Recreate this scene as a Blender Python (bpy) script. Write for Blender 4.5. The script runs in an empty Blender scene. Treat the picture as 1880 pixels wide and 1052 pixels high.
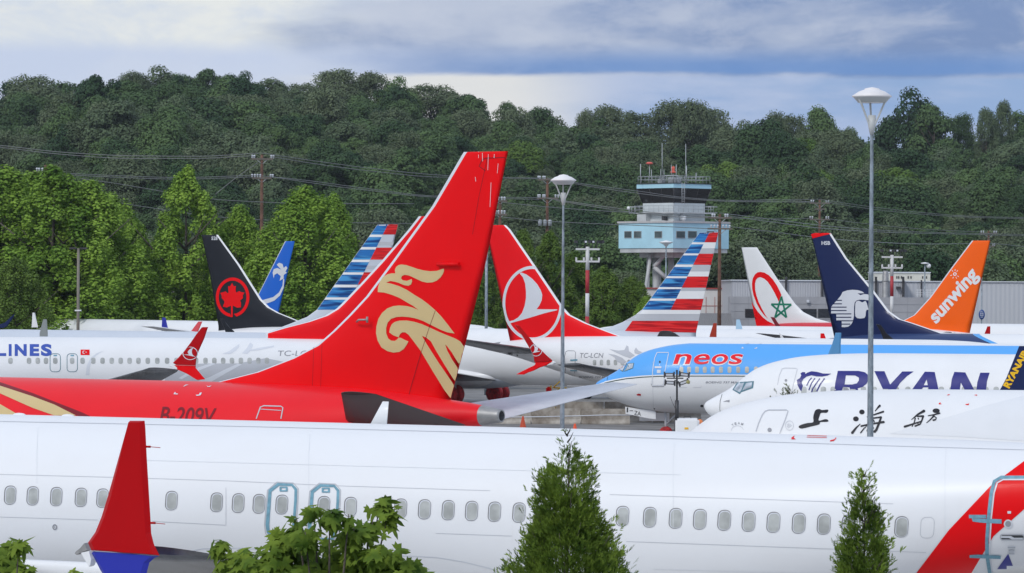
import bpy, bmesh, math, random
import numpy as np
from mathutils import Vector, Matrix
from mathutils.bvhtree import BVHTree
from mathutils.geometry import tessellate_polygon
SC = bpy.context.scene
COL = SC.collection
PI = math.pi
# ------------------------------------------------------------------ camera
F, HC, YH, ROLL = 7000.0, 8.25, 533.0, math.radians(0.30)
pit = (YH - 526.0) / F
fwd = Vector((0, math.cos(pit), math.sin(pit)))
rgt = Vector((1, 0, 0)); upv = rgt.cross(fwd)
R_ = rgt * math.cos(ROLL) + upv * math.sin(ROLL)
U_ = -rgt * math.sin(ROLL) + upv * math.cos(ROLL)
CAM = Vector((0, 0, HC))
cd = bpy.data.cameras.new('camera'); cam = bpy.data.objects.new('camera', cd); COL.objects.link(cam)
cd.sensor_width = 36.0; cd.lens = 36.0 * F / 1880.0; cd.clip_start = 1.0; cd.clip_end = 6000.0
m3 = Matrix((R_, U_, -fwd)).transposed()
cam.matrix_world = Matrix.Translation(CAM) @ m3.to_4x4()
SC.camera = cam
def ray(px, py): return fwd * F + R_ * (px - 940.0) - U_ * (py - 526.0)
def P(px, py, Y):
    d = ray(px, py); return CAM + d * (Y / d.y)
# ------------------------------------------------------------------ world, sun
SC.view_settings.view_transform = 'Standard'; SC.view_settings.look = 'None'
SC.view_settings.exposure = 0.0; SC.view_settings.gamma = 1.0
SUN_EL, SUN_AZ = math.radians(40), math.radians(212)     # azimuth of the sun, measured from +Y clockwise
W = bpy.data.worlds.new('World'); SC.world = W; W.use_nodes = True
nt = W.node_tree; nt.nodes.clear()
class NB:
    """small node builder"""
    def __init__(s, tree): s.t = tree
    def n(s, typ, **kw):
        nd = s.t.nodes.new(typ)
        for k, v in kw.items(): setattr(nd, k, v)
        return nd
    def link(s, a, b): s.t.links.new(a, b)
    def put(s, sock, v):
        if hasattr(v, 'node') or isinstance(v, bpy.types.NodeSocket): s.link(v, sock)
        else: sock.default_value = v
    def math(s, op, a, b=0.0, c=None, clamp=False):
        nd = s.n('ShaderNodeMath', operation=op); nd.use_clamp = clamp
        s.put(nd.inputs[0], a); s.put(nd.inputs[1], b)
        if c is not None: s.put(nd.inputs[2], c)
        return nd.outputs[0]
    def mix(s, f, a, b):
        nd = s.n('ShaderNodeMix', data_type='RGBA')
        s.put(nd.inputs[0], f)
        for i, v in ((6, a), (7, b)):
            if isinstance(v, (tuple, list)): v = tuple(v) + ((1.0,) if len(v) == 3 else ())
            s.put(nd.inputs[i], v)
        return nd.outputs[2]
    def noise(s, vec, scale, detail=3.0, rough=0.5, dist=0.0):
        nd = s.n('ShaderNodeTexNoise'); s.link(vec, nd.inputs['Vector'])
        nd.inputs['Scale'].default_value = scale; nd.inputs['Detail'].default_value = detail
        nd.inputs['Roughness'].default_value = rough; nd.inputs['Distortion'].default_value = dist
        return nd.outputs['Fac']
    def smooth(s, v, a, b):
        nd = s.n('ShaderNodeMapRange', interpolation_type='SMOOTHSTEP'); s.put(nd.inputs[0], v)
        nd.inputs[1].default_value = a; nd.inputs[2].default_value = b
        return nd.outputs[0]
    def mapping(s, vec, scale, loc=(0, 0, 0)):
        nd = s.n('ShaderNodeMapping'); s.link(vec, nd.inputs[0]); nd.inputs['Scale'].default_value = scale
        nd.inputs['Location'].default_value = loc
        return nd.outputs[0]
def lin(r, g, b):
    f = lambda c: (c / 255 / 12.92) if c / 255 <= .04045 else ((c / 255 + .055) / 1.055) ** 2.4
    return (f(r), f(g), f(b))
nb = NB(nt)
tc = nb.n('ShaderNodeTexCoord').outputs['Generated']
sep = nb.n('ShaderNodeSeparateXYZ'); nb.link(tc, sep.inputs[0]); dx, dy, dz = sep.outputs
wn = nb.noise(nb.mapping(tc, (9, 9, 38)), 1.0, 6.0, 0.55, 0.3)
wn2 = nb.noise(nb.mapping(tc, (11, 11, 44), (3.4, 1, 5.2)), 1.0, 8.0, 0.55, 0.25)
wn3 = nb.noise(nb.mapping(tc, (30, 30, 60), (7, 2, 1)), 1.0, 8.0, 0.62, 0.2)
# cream bank to the left, blue-grey stratus to the right
edge = nb.math('ADD', nb.math('ADD', dx, nb.math('MULTIPLY', nb.math('SUBTRACT', wn, 0.5), 0.13)),
               nb.math('MULTIPLY', nb.math('SUBTRACT', 0.066, dz), 1.0))
fx = nb.smooth(edge, -0.072, -0.028)
grey = nb.mix(nb.smooth(wn2, 0.38, 0.60), lin(188, 198, 219), lin(124, 148, 192))
grey = nb.mix(nb.math('MULTIPLY', nb.smooth(wn3, 0.42, 0.62), 0.45), grey, lin(203, 210, 226))
cream = nb.mix(nb.smooth(wn3, 0.42, 0.66), lin(234, 237, 236), lin(213, 222, 235))
c1 = nb.mix(fx, cream, grey)
# low blue layer left of centre and the darker blue band on the right, a paler strip under it
zz = nb.math('ADD', dz, nb.math('MULTIPLY', nb.math('SUBTRACT', wn2, 0.5), 0.006))
lowL = nb.math('MULTIPLY', nb.smooth(zz, 0.0665, 0.0605), nb.smooth(dx, 0.02, -0.07))
c1 = nb.mix(nb.math('MULTIPLY', lowL, 0.8), c1, lin(196, 209, 236))
band = nb.math('MULTIPLY', nb.math('MULTIPLY', nb.smooth(zz, 0.0560, 0.0578), nb.smooth(zz, 0.0655, 0.0585)), nb.smooth(dx, -0.06, 0.03))
c1 = nb.mix(nb.math('MULTIPLY', band, 0.85), c1, lin(104, 145, 205))
under = nb.math('MULTIPLY', nb.smooth(zz, 0.0572, 0.0555), nb.smooth(dx, -0.075, -0.02))
pale = nb.mix(nb.smooth(dx, -0.005, 0.035), lin(232, 232, 230), nb.mix(nb.smooth(wn2, .42, .6), lin(178, 194, 226), lin(146, 175, 218)))
c1 = nb.mix(nb.math('MULTIPLY', under, 0.9), c1, pale)
# overhead: bright broken cloud with the clear sky between
hi = nb.smooth(dz, 0.09, 0.30)
ov = nb.noise(nb.mapping(tc, (2.2, 2.2, 3.0)), 1.0, 5.0, 0.6, 0.4)
over = nb.mix(nb.smooth(ov, 0.35, 0.62), (0.46, 0.58, 0.82), (0.78, 0.83, 0.92))
c2 = nb.mix(hi, c1, over)
skyn = nb.n('ShaderNodeTexSky', sky_type='NISHITA'); skyn.sun_disc = False
skyn.sun_elevation = SUN_EL; skyn.sun_rotation = SUN_AZ
bg1 = nb.n('ShaderNodeBackground'); nb.link(skyn.outputs[0], bg1.inputs[0]); bg1.inputs[1].default_value = 0.10
bg2 = nb.n('ShaderNodeBackground'); nb.link(c2, bg2.inputs[0]); bg2.inputs[1].default_value = 1.0
ms = nb.n('ShaderNodeMixShader'); cov = nb.math('ADD', 0.84, nb.math('MULTIPLY', nb.smooth(dz, 0.5, 0.1), 0.13))
nb.link(cov, ms.inputs[0]); nb.link(bg1.outputs[0], ms.inputs[1]); nb.link(bg2.outputs[0], ms.inputs[2])
nb.link(ms.outputs[0], nb.n('ShaderNodeOutputWorld').inputs[0])
sl = bpy.data.lights.new('sun', 'SUN'); sl.energy = 1.5; sl.angle = math.radians(10); sl.color = (1.0, 0.97, 0.93)
so = bpy.data.objects.new('sun', sl); COL.objects.link(so)
sd = Vector((math.sin(SUN_AZ) * math.cos(SUN_EL), math.cos(SUN_AZ) * math.cos(SUN_EL), math.sin(SUN_EL)))
so.rotation_euler = (-sd).to_track_quat('-Z', 'Y').to_euler(); so.location = (0, 0, 200)

# ------------------------------------------------------------------ materials
MATS = {}
def mat(name, col, rough=0.5, metal=0.0, coat=0.0, var=0.04, vs=1.5, bump=0.0, bs=20.0, trans=0.0, cols=None, stretch=(1, 1, 1)):
    if name in MATS: return MATS[name]
    m = bpy.data.materials.new(name); m.use_nodes = True; t = m.node_tree; b = NB(t)
    pr = t.nodes['Principled BSDF']
    tcn = b.n('ShaderNodeTexCoord').outputs['Object']
    if stretch != (1, 1, 1): tcn = b.mapping(tcn, stretch)
    nz = b.noise(tcn, vs, 4.0, 0.6)
    lo = tuple(c * (1 - var * 2) for c in col); hi_ = tuple(min(1, c * (1 + var * 1.2)) for c in col)
    if cols: lo, hi_ = cols
    c = b.mix(b.smooth(nz, 0.3, 0.7), lo, hi_)
    b.link(c, pr.inputs['Base Color'])
    pr.inputs['Roughness'].default_value = rough; pr.inputs['Metallic'].default_value = metal
    pr.inputs['Coat Weight'].default_value = coat; pr.inputs['Coat Roughness'].default_value = 0.08
    if bump:
        bn = b.n('ShaderNodeBump'); bn.inputs['Strength'].default_value = bump; bn.inputs['Distance'].default_value = 0.05
        b.link(b.noise(tcn, bs, 3.0, 0.6), bn.inputs['Height']); b.link(bn.outputs[0], pr.inputs['Normal'])
    MATS[name] = m; return m
def paint(name, col, rough=0.40, spec=0.22, coat=0.06):
    new = name not in MATS; m = mat(name, col, rough, 0, coat, 0.012, 0.6)
    if new: m.node_tree.nodes['Principled BSDF'].inputs['Specular IOR Level'].default_value = spec
    return m
def front_white():
    m = bpy.data.materials.new('foreground_white'); m.use_nodes = True; b = NB(m.node_tree); pr = m.node_tree.nodes['Principled BSDF']
    o = b.n('ShaderNodeTexCoord').outputs['Object']; n1 = b.noise(b.mapping(o, (.35, .35, .9)), 1.0, 5, .6); n2 = b.noise(b.mapping(o, (5.0, 5.0, .45)), 1.0, 4, .6); n3 = b.noise(o, .8, 2, .5)
    c = b.mix(b.smooth(n1, .35, .7), (.80, .82, .845), (.785, .80, .82)); c = b.mix(b.math('MULTIPLY', b.smooth(n2, .60, .82), .25), c, (.70, .695, .69))
    b.link(c, pr.inputs['Base Color']); pr.inputs['Roughness'].default_value = .36; pr.inputs['Specular IOR Level'].default_value = .28
    bn = b.n('ShaderNodeBump'); bn.inputs['Strength'].default_value = .3; bn.inputs['Distance'].default_value = .02; b.link(n3, bn.inputs['Height']); b.link(bn.outputs[0], pr.inputs['Normal']); return m
WHITE = paint('aircraft_white', (0.80, 0.815, 0.83)); SILVER = paint('aircraft_silver', (0.56, 0.61, 0.68))
RED = paint('tail_red', (0.80, 0.003, 0.006), .38, .12, .02); RED2 = paint('tail_red_second', (0.84, 0.005, 0.010), .4, .12, .02)
DRED = paint('deep_red', (0.44, 0.001, 0.004), .3, .16, .02); MAROON = paint('maroon', (0.20, 0.012, 0.02))
TAN = paint('tan_gold', (0.62, 0.48, 0.24), 0.4); BLACK = paint('black_paint', (0.014, 0.016, 0.022), 0.28)
NAVY = paint('navy', (0.010, 0.020, 0.085), 0.28); BLUE = paint('bright_blue', (0.012, 0.13, 0.60))
SKYB = paint('sky_blue', (0.11, 0.40, 0.86)); ORANGE = paint('orange', (1.0, 0.13, 0.002))
INDIGO = paint('indigo', (0.030, 0.035, 0.26)); ROYAL = paint('royal_blue', (0.028, 0.038, 0.38), .35, .2, .02)
TXTB = paint('letter_blue', (0.05, 0.10, 0.42)); GREEN = paint('emblem_green', (0.01, 0.20, 0.12))
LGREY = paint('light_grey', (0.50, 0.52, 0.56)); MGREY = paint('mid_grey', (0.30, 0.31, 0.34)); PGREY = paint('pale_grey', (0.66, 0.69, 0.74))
DARK = paint('dark_line', (0.05, 0.055, 0.06), 0.5); INK = paint('ink', (0.02, 0.02, 0.025), 0.45)
YEL = paint('yellow_letters', (0.85, 0.50, 0.02)); TAPE = mat('blue_tape', (0.17, 0.36, 0.46), 0.7, var=0.1, vs=9)
PANE = mat('window_shade', (0.42, 0.44, 0.43), 0.3, coat=0.3, var=0.12, vs=2.5); RIM = mat('window_rim', (0.16, 0.16, 0.17), 0.4); BEIGE = mat('beige_shade', (0.48, 0.46, 0.40), 0.35, var=.1, vs=3)
METAL = mat('bare_metal', (0.36, 0.36, 0.36), 0.48, 0.55, var=0.1, vs=2, stretch=(1, 4, 1)); WINGG = mat('wing_grey', (0.15, 0.155, 0.165), 0.22, 0.5, var=0.15, vs=1.2, stretch=(2, .4, 2))
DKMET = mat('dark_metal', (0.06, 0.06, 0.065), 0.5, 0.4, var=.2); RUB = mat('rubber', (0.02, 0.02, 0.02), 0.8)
REDCOV = mat('red_cover', (0.50, 0.008, 0.014), 0.65, var=0.25, vs=5, bump=.5, bs=9); GALV = mat('galvanised', (0.27, 0.32, 0.36), 0.5, 0.35, var=0.2, vs=9, stretch=(1, 1, .4))
GLASSD = mat('windshield', (0.45, 0.50, 0.56), 0.12, 0.0, 0.8, var=.25, vs=2)
TEAL = mat('window_seal', (0.09, 0.20, 0.25), .6)
def streaks(name, a, b_, c_):
    m = bpy.data.materials.new(name); m.use_nodes = True; b = NB(m.node_tree); pr = m.node_tree.nodes['Principled BSDF']
    o = b.n('ShaderNodeTexCoord').outputs['Object']
    n1 = b.noise(b.mapping(o, (.55, .3, 5.0)), 1.0, 0.5, .4); n2 = b.noise(b.mapping(o, (.5, .3, 7.5), (3, 3, 3)), 1.0, 0.5, .4)
    c = b.mix(b.smooth(n1, .42, .6), a, b_); c = b.mix(b.smooth(n2, .5, .66), c, c_)
    b.link(c, pr.inputs['Base Color']); pr.inputs['Roughness'].default_value = .4; pr.inputs['Specular IOR Level'].default_value = .22
    return m
STRB = streaks('streaked_blue', (0.02, 0.16, 0.46), (0.006, 0.05, 0.20), (0.06, 0.30, 0.62))
STRR = streaks('streaked_red', (0.70, 0.012, 0.015), (0.45, 0.008, 0.012), (0.80, 0.03, 0.03))
def split_mat(name, base, rules, rough=.40):
    """rules: list of (kind, data, colour); 'lin': a*x+b*z>c ; 'above': z > piecewise curve(x)"""
    m = bpy.data.materials.new(name); m.use_nodes = True; b = NB(m.node_tree); pr = m.node_tree.nodes['Principled BSDF']
    s_ = b.n('ShaderNodeSeparateXYZ'); b.link(b.n('ShaderNodeTexCoord').outputs['Object'], s_.inputs[0]); X, Y, Z = s_.outputs
    c = base + (1.0,)
    rgb = b.n('ShaderNodeRGB'); rgb.outputs[0].default_value = c; c = rgb.outputs[0]
    for kind, data, colr in rules:
        if kind == 'lin':
            a, bb, cc = data
            f = b.math('GREATER_THAN', b.math('ADD', b.math('MULTIPLY', X, a), b.math('MULTIPLY', Z, bb)), cc)
        else:
            fc = b.n('ShaderNodeFloatCurve'); cu = fc.mapping.curves[0]
            pts = sorted((x / 45.0, z / 10.0) for x, z in data)
            while len(cu.points) < len(pts): cu.points.new(0.5, 0.5)
            for p_, q in zip(cu.points, pts): p_.location = q
            fc.mapping.update()
            b.put(fc.inputs['Value'], b.math('DIVIDE', X, 45.0))
            f = b.math('GREATER_THAN', b.math('DIVIDE', Z, 10.0), fc.outputs[0])
        c = b.mix(f, c, colr)
    b.link(c, pr.inputs['Base Color']); pr.inputs['Roughness'].default_value = rough; pr.inputs['Specular IOR Level'].default_value = .22; pr.inputs['Coat Weight'].default_value = .06
    return m
# ------------------------------------------------------------------ object helpers
def setp(o, label=None, cat=None, group=None, kind=None):
    if label: o['label'] = label
    if cat: o['category'] = cat
    if group: o['group'] = group
    if kind: o['kind'] = kind
    return o
def empty(name, loc, rz=0.0, label=None, cat=None, group=None):
    o = bpy.data.objects.new(name, None); COL.objects.link(o); o.location = loc; o.rotation_euler = (0, 0, rz); o.empty_display_size = .3
    return setp(o, label, cat, group)
def link(name, me, mats, parent=None, smooth=False):
    o = bpy.data.objects.new(name, me); COL.objects.link(o)
    for m in (mats if isinstance(mats, (list, tuple)) else [mats]): me.materials.append(m)
    if parent is not None: o.parent = parent
    if smooth: me.polygons.foreach_set('use_smooth', [True] * len(me.polygons))
    return o
def from_bm(name, bm, mats, parent=None, smooth=False):
    bmesh.ops.recalc_face_normals(bm, faces=bm.faces[:])
    me = bpy.data.meshes.new(name); bm.to_mesh(me); bm.free()
    return link(name, me, mats, parent, smooth)
def mesh_np(name, V, Fc, tris=False):
    k = 3 if tris else 4
    me = bpy.data.meshes.new(name); V = np.ascontiguousarray(V, dtype=np.float32); Fc = np.ascontiguousarray(Fc, dtype=np.int32)
    me.vertices.add(len(V)); me.vertices.foreach_set('co', V.ravel())
    me.loops.add(Fc.size); me.loops.foreach_set('vertex_index', Fc.ravel())
    me.polygons.add(len(Fc)); me.polygons.foreach_set('loop_start', np.arange(0, Fc.size, k, dtype=np.int32))
    me.update(calc_edges=True); return me
def box(bm, c, s, rz=0.0, mi=0, bev=0.0):
    r = bmesh.ops.create_cube(bm, size=1.0); vs = r['verts']
    M = Matrix.Translation(c) @ Matrix.Rotation(rz, 4, 'Z') @ Matrix.Diagonal((s[0], s[1], s[2], 1))
    bmesh.ops.transform(bm, matrix=M, verts=vs)
    fs = set(f for v in vs for f in v.link_faces)
    for f in fs: f.material_index = mi
    if bev:
        es = set(e for v in vs for e in v.link_edges); bmesh.ops.bevel(bm, geom=list(es), offset=bev, segments=2, affect='EDGES')
def tube(bm, pts, r, seg=8, cap=True, mi=0):
    pts = [Vector(p) for p in pts]; rs = r if isinstance(r, (list, tuple)) else [r] * len(pts); rings = []
    for i, p in enumerate(pts):
        d = (pts[min(i + 1, len(pts) - 1)] - pts[max(i - 1, 0)]).normalized()
        a = d.cross(Vector((0, 0, 1))); a = a.normalized() if a.length > 1e-4 else Vector((1, 0, 0)); b = d.cross(a)
        rings.append([bm.verts.new(p + (a * math.cos(2 * PI * k / seg) + b * math.sin(2 * PI * k / seg)) * rs[i]) for k in range(seg)])
    for i in range(len(rings) - 1):
        for k in range(seg):
            f = bm.faces.new((rings[i][k], rings[i][(k + 1) % seg], rings[i + 1][(k + 1) % seg], rings[i + 1][k])); f.material_index = mi; f.smooth = True
    if cap:
        for rg in (rings[0], rings[-1][::-1]):
            try: bm.faces.new(rg).material_index = mi
            except ValueError: pass
def lathe(bm, prof, seg=32, c=(0, 0, 0), axis='Z', mi=0):
    rings = []
    for r, h in prof:
        rg = []
        for k in range(seg):
            a = 2 * PI * k / seg; x, y = r * math.cos(a), r * math.sin(a)
            v = (x, y, h) if axis == 'Z' else ((h, x, y) if axis == 'X' else (x, h, y))
            rg.append(bm.verts.new((v[0] + c[0], v[1] + c[1], v[2] + c[2])))
        rings.append(rg)
    for i in range(len(rings) - 1):
        for k in range(seg):
            f = bm.faces.new((rings[i][k], rings[i][(k + 1) % seg], rings[i + 1][(k + 1) % seg], rings[i + 1][k])); f.smooth = True; f.material_index = mi
def Z(ox, oy, s, pts): return [(ox + x / s, oy + y / s) for x, y in pts]     # traced coordinates to photograph coordinates
def smooth_loop(pts, n=4):
    out = []; N = len(pts)
    for i in range(N):
        p0, p1, p2, p3 = (np.array(pts[(i + k) % N]) for k in (-1, 0, 1, 2))
        for j in range(n):
            t = j / n; out.append(tuple(0.5 * ((2 * p1) + (p2 - p0) * t + (2 * p0 - 5 * p1 + 4 * p2 - p3) * t * t + (3 * p1 - p0 - 3 * p2 + p3) * t ** 3)))
    return out
def ell(cx, cy, rx, ry, n=48, a0=0, a1=2 * PI):
    return [(cx + rx * math.cos(a0 + (a1 - a0) * k / n), cy + ry * math.sin(a0 + (a1 - a0) * k / n)) for k in range(n)]
def stroke(pts, w, closed=False):
    """strip polygons (one quad per segment)"""
    out = []; n = len(pts); rng = range(n if closed else n - 1)
    P2 = [np.array(p, float) for p in pts]; nr = []
    for i in range(n):
        a = P2[(i - 1) % n] if (closed or i > 0) else P2[i]; b = P2[(i + 1) % n] if (closed or i < n - 1) else P2[i]
        d = b - a; d /= (np.hypot(*d) + 1e-9); nr.append(np.array((-d[1], d[0])) * w / 2)
    for i in rng:
        j = (i + 1) % n
        out.append([tuple(P2[i] + nr[i]), tuple(P2[j] + nr[j]), tuple(P2[j] - nr[j]), tuple(P2[i] - nr[i])])
    return out
def rrect(cx, cy, w, h, r, sk=0.0, n=4):
    out = []
    for k, (sx, sy) in enumerate(((1, 1), (-1, 1), (-1, -1), (1, -1))):
        for j in range(n + 1):
            a = PI / 2 * (k + j / n); out.append((cx + sx * (w / 2 - r) + r * math.cos(a), cy + sy * (h / 2 - r) + r * math.sin(a)))
    return [(x - sk * (y - cy), y) for x, y in out]
def ring(outer, inner): return [outer, inner]
_TXT = {}
def text2d(s, bold=0.0, spacing=1.0):
    key = (s, bold, spacing)
    if key in _TXT: return _TXT[key]
    cu = bpy.data.curves.new('t', 'FONT'); cu.body = s; cu.offset = bold; cu.space_character = spacing; cu.resolution_u = 6
    o = bpy.data.objects.new('t', cu); COL.objects.link(o)
    dg = bpy.context.evaluated_depsgraph_get(); me = bpy.data.meshes.new_from_object(o.evaluated_get(dg))
    vs = [(v.co.x, v.co.y) for v in me.vertices]; fs = [tuple(p.vertices) for p in me.polygons]
    bpy.data.objects.remove(o); bpy.data.curves.remove(cu); bpy.data.meshes.remove(me)
    _TXT[key] = (vs, fs); return vs, fs
# ------------------------------------------------------------------ airliner
PROF = [(0, 2.97, 2.86, .04), (.06, 3.08, 2.73, .20), (.25, 3.22, 2.52, .42), (.69, 3.46, 2.30, .72), (1.33, 3.85, 2.02, 1.04), (1.72, 4.18, 1.87, 1.19),
        (2.5, 4.72, 1.66, 1.44), (3.33, 5.02, 1.53, 1.62), (4.6, 5.27, 1.45, 1.78), (6.3, 5.40, 1.42, 1.87), (8.5, 5.45, 1.42, 1.88),
        (14, 5.45, 1.42, 1.88), (24, 5.45, 1.42, 1.88), (26, 5.45, 1.55, 1.87), (28, 5.45, 1.85, 1.82), (30, 5.44, 2.28, 1.70), (32, 5.42, 2.75, 1.50),
        (34, 5.36, 3.25, 1.22), (36, 5.20, 3.80, .84), (37.2, 5.08, 4.10, .56), (38.2, 4.97, 4.30, .36), (39.1, 4.82, 4.45, .185)]
def cubic(xs, ys, x):
    # monotone cubic
    xs = np.array(xs, float); ys = np.array(ys, float); h = np.diff(xs); d = np.diff(ys) / h; mm = np.zeros(len(xs))
    mm[0], mm[-1] = d[0], d[-1]
    for i in range(1, len(xs) - 1): mm[i] = 0 if d[i - 1] * d[i] <= 0 else 2 * d[i - 1] * d[i] / (d[i - 1] + d[i])
    i = np.clip(np.searchsorted(xs, x) - 1, 0, len(xs) - 2); t = (x - xs[i]) / h[i]
    return (2 * t**3 - 3 * t**2 + 1) * ys[i] + (t**3 - 2 * t**2 + t) * h[i] * mm[i] + (-2 * t**3 + 3 * t**2) * ys[i + 1] + (t**3 - t**2) * h[i] * mm[i + 1]
_FUS = {}
def fuselage_bm(l1=38.0):
    xs = np.concatenate([np.array([0, .02, .06, .12, .2, .3, .45, .6, .8]), np.arange(1.0, 9, .25), np.arange(9, 24, 1.5), np.arange(24, l1, .5), [l1]])
    a = np.array(PROF); seg = 64; V = []; Fc = []
    for x in xs:
        zt, zb, hw = (cubic(a[:, 0], a[:, k], x) for k in (1, 2, 3)); zc = zb + (zt - zb) * 0.5
        for k in range(seg):
            t = 2 * PI * k / seg; V.append((x, hw * math.sin(t), zc + (zt - zb) / 2 * math.cos(t)))
    for i in range(len(xs) - 1):
        for k in range(seg): Fc.append((i * seg + k, i * seg + (k + 1) % seg, (i + 1) * seg + (k + 1) % seg, (i + 1) * seg + k))
    return V, Fc, seg, len(xs)
def airfoil(n=10):
    # (chord fraction, half thickness fraction) upper then lower
    xs = [(1 - math.cos(PI * k / n)) / 2 for k in range(n + 1)]
    th = [5 * (.2969 * math.sqrt(x) - .126 * x - .3516 * x * x + .2843 * x**3 - .1036 * x**4) for x in xs]
    return list(zip(xs, th))
AF = airfoil(10)
def loft(bm, secs, mi=0):
    """secs: (le point, chord vector, thickness vector scaled)"""
    rings = []
    for le, ch, tv in secs:
        le, ch, tv = Vector(le), Vector(ch), Vector(tv)
        rg = [bm.verts.new(le + ch * x + tv * t) for x, t in AF] + [bm.verts.new(le + ch * x - tv * t) for x, t in AF[-2:0:-1]]
        rings.append(rg)
    n = len(rings[0])
    for i in range(len(rings) - 1):
        for k in range(n):
            f = bm.faces.new((rings[i][k], rings[i][(k + 1) % n], rings[i + 1][(k + 1) % n], rings[i + 1][k])); f.smooth = True; f.material_index = mi
    bm.faces.new(rings[0]).material_index = mi; bm.faces.new(rings[-1][::-1]).material_index = mi
class Plane:
    def __init__(s, label, l, z, px, D, rz_deg, fus_mat=None, pitch=0.0, l1=38.0, group='jets parked in rows on the apron'):
        s.rz = math.radians(rz_deg); s.near = -1 if math.cos(s.rz) > 0 else 1
        rot = Matrix.Rotation(s.rz, 4, 'Z') @ Matrix.Rotation(math.radians(pitch), 4, 'Y')
        # solve py so that the point has height z
        py = 526.0
        for _ in range(6): py += (P(px, py, D).z - z) * F / D
        w = P(px, py, D); loc = w - rot.to_3x3() @ Vector((l, 0, z)); loc.z = w.z - (rot.to_3x3() @ Vector((l, 0, z))).z
        s.root = bpy.data.objects.new('airliner', None); COL.objects.link(s.root); setp(s.root, label, 'airliner', group)
        s.M = Matrix.Translation(loc) @ rot; s.root.matrix_world = s.M; s.root.empty_display_size = 1
        s.Mi = s.M.inverted(); s.o = s.Mi @ CAM; s.bv = {}
        V, Fc, seg, nr = fuselage_bm(l1); me = bpy.data.meshes.new('fuselage'); me.from_pydata(V, [], Fc)
        s.fus = link('fuselage', me, fus_mat or WHITE, s.root, True); s.fmat = fus_mat or WHITE
        s.reg(s.fus)
    def reg(s, o):
        me = o.data; s.bv[o.name] = BVHTree.FromPolygons([v.co.copy() for v in me.vertices], [tuple(p.vertices) for p in me.polygons])
    def lray(s, px, py): return s.Mi.to_3x3() @ ray(px, py)
    def at(s, px, py, y0=0.0):
        d = s.lray(px, py); t = (y0 - s.o.y) / d.y; return s.o + d * t
    def px(s, v):
        q = m3.transposed() @ (s.M @ Vector(v) - CAM); return (940 + F * q.x / -q.z, 526 - F * q.y / -q.z)
    def child(s, name, bm, m, parent=None, smooth=False): return from_bm(name, bm, m, parent or s.root, smooth)
    # -- markings laid on a surface
    def decal(s, name, polys, tgt, m, off=0.012, grid=7.0, parent=None, verts2d=None, faces2d=None, label=None):
        bm = bmesh.new()
        if verts2d is not None:
            vs = [bm.verts.new((x, y, 0)) for x, y in verts2d]
            for f in faces2d:
                try: bm.faces.new([vs[i] for i in f])
                except ValueError: pass
        else:
            for poly in polys:
                loops = poly if isinstance(poly[0], list) else [poly]
                vv = [Vector((x, y, 0)) for lp in loops for x, y in lp]
                bv = [bm.verts.new(v) for v in vv]
                for t in tessellate_polygon([[Vector((x, y, 0)) for x, y in lp] for lp in loops]):
                    try: bm.faces.new([bv[i] for i in t])
                    except ValueError: pass
        if not bm.verts: bm.free(); return None
        xs = [v.co.x for v in bm.verts]; ys = [v.co.y for v in bm.verts]
        for ax, lo, hi in ((0, min(xs), max(xs)), (1, min(ys), max(ys))):
            k = math.floor(lo / grid) + 1
            while k * grid < hi:
                co = Vector((0, 0, 0)); no = Vector((0, 0, 0)); co[ax] = k * grid + .0371; no[ax] = 1
                bmesh.ops.bisect_plane(bm, geom=bm.verts[:] + bm.edges[:] + bm.faces[:], plane_co=co, plane_no=no, dist=1e-5); k += 1
        bt = s.bv[tgt.name]; miss = []; mx_, my_ = (min(xs) + max(xs)) / 2, (min(ys) + max(ys)) / 2
        for v in bm.verts:
            d = s.lray(v.co.x, v.co.y).normalized(); h, n, i, ds = bt.ray_cast(s.o, d)
            if h is None:      # just past the edge of the surface: pull the vertex in
                ln = math.hypot(mx_ - v.co.x, my_ - v.co.y) + 1e-6
                for st_ in range(1, 13):
                    q = grid * 1.5 * st_ / 12 / ln
                    if q >= 1: break
                    d = s.lray(v.co.x + (mx_ - v.co.x) * q, v.co.y + (my_ - v.co.y) * q).normalized(); h, n, i, ds = bt.ray_cast(s.o, d)
                    if h is not None: break
            if h is None: miss.append(v); continue
            if n.dot(d) > 0: n = -n
            v.co = h + n * off
        bmesh.ops.delete(bm, geom=miss, context='VERTS')
        if not bm.faces: bm.free(); return None
        me = bpy.data.meshes.new(name); bm.to_mesh(me); bm.free()
        o = link(name, me, m, parent or tgt, True)
        if label: o['label'] = label
        return o
    def decals(s, name, polys, tgt, m, *a, **k):
        return [s.decal(name, [p], tgt, m, *a, **k) for p in polys]
    def letters(s, name, chars, y, Hv, tgt, m, bold=0.0, ref='H', off=.014, grow=0.0):
        for ch, x0, x1 in chars: s.text(name, ch, (x0 - grow, y + grow), (x1 + grow, y + grow), (Hv[0], Hv[1] - 2 * grow), tgt, m, bold, ref, off)
    def text(s, name, txt, A, B, Hv, tgt, m, bold=0.0, ref='H', off=0.014, grid=7.0, spacing=1.0, parent=None):
        vs, fs = text2d(txt, bold, spacing); rv, _ = text2d(ref, bold)
        x0 = min(v[0] for v in vs); x1 = max(v[0] for v in vs); rh = max(v[1] for v in rv)
        A, B, Hv = np.array(A, float), np.array(B, float), np.array(Hv, float)
        q = [tuple(A + (B - A) * (x - x0) / (x1 - x0) + Hv * y / rh) for x, y in vs]
        return s.decal(name, None, tgt, m, off, grid, parent, q, fs)
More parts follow.
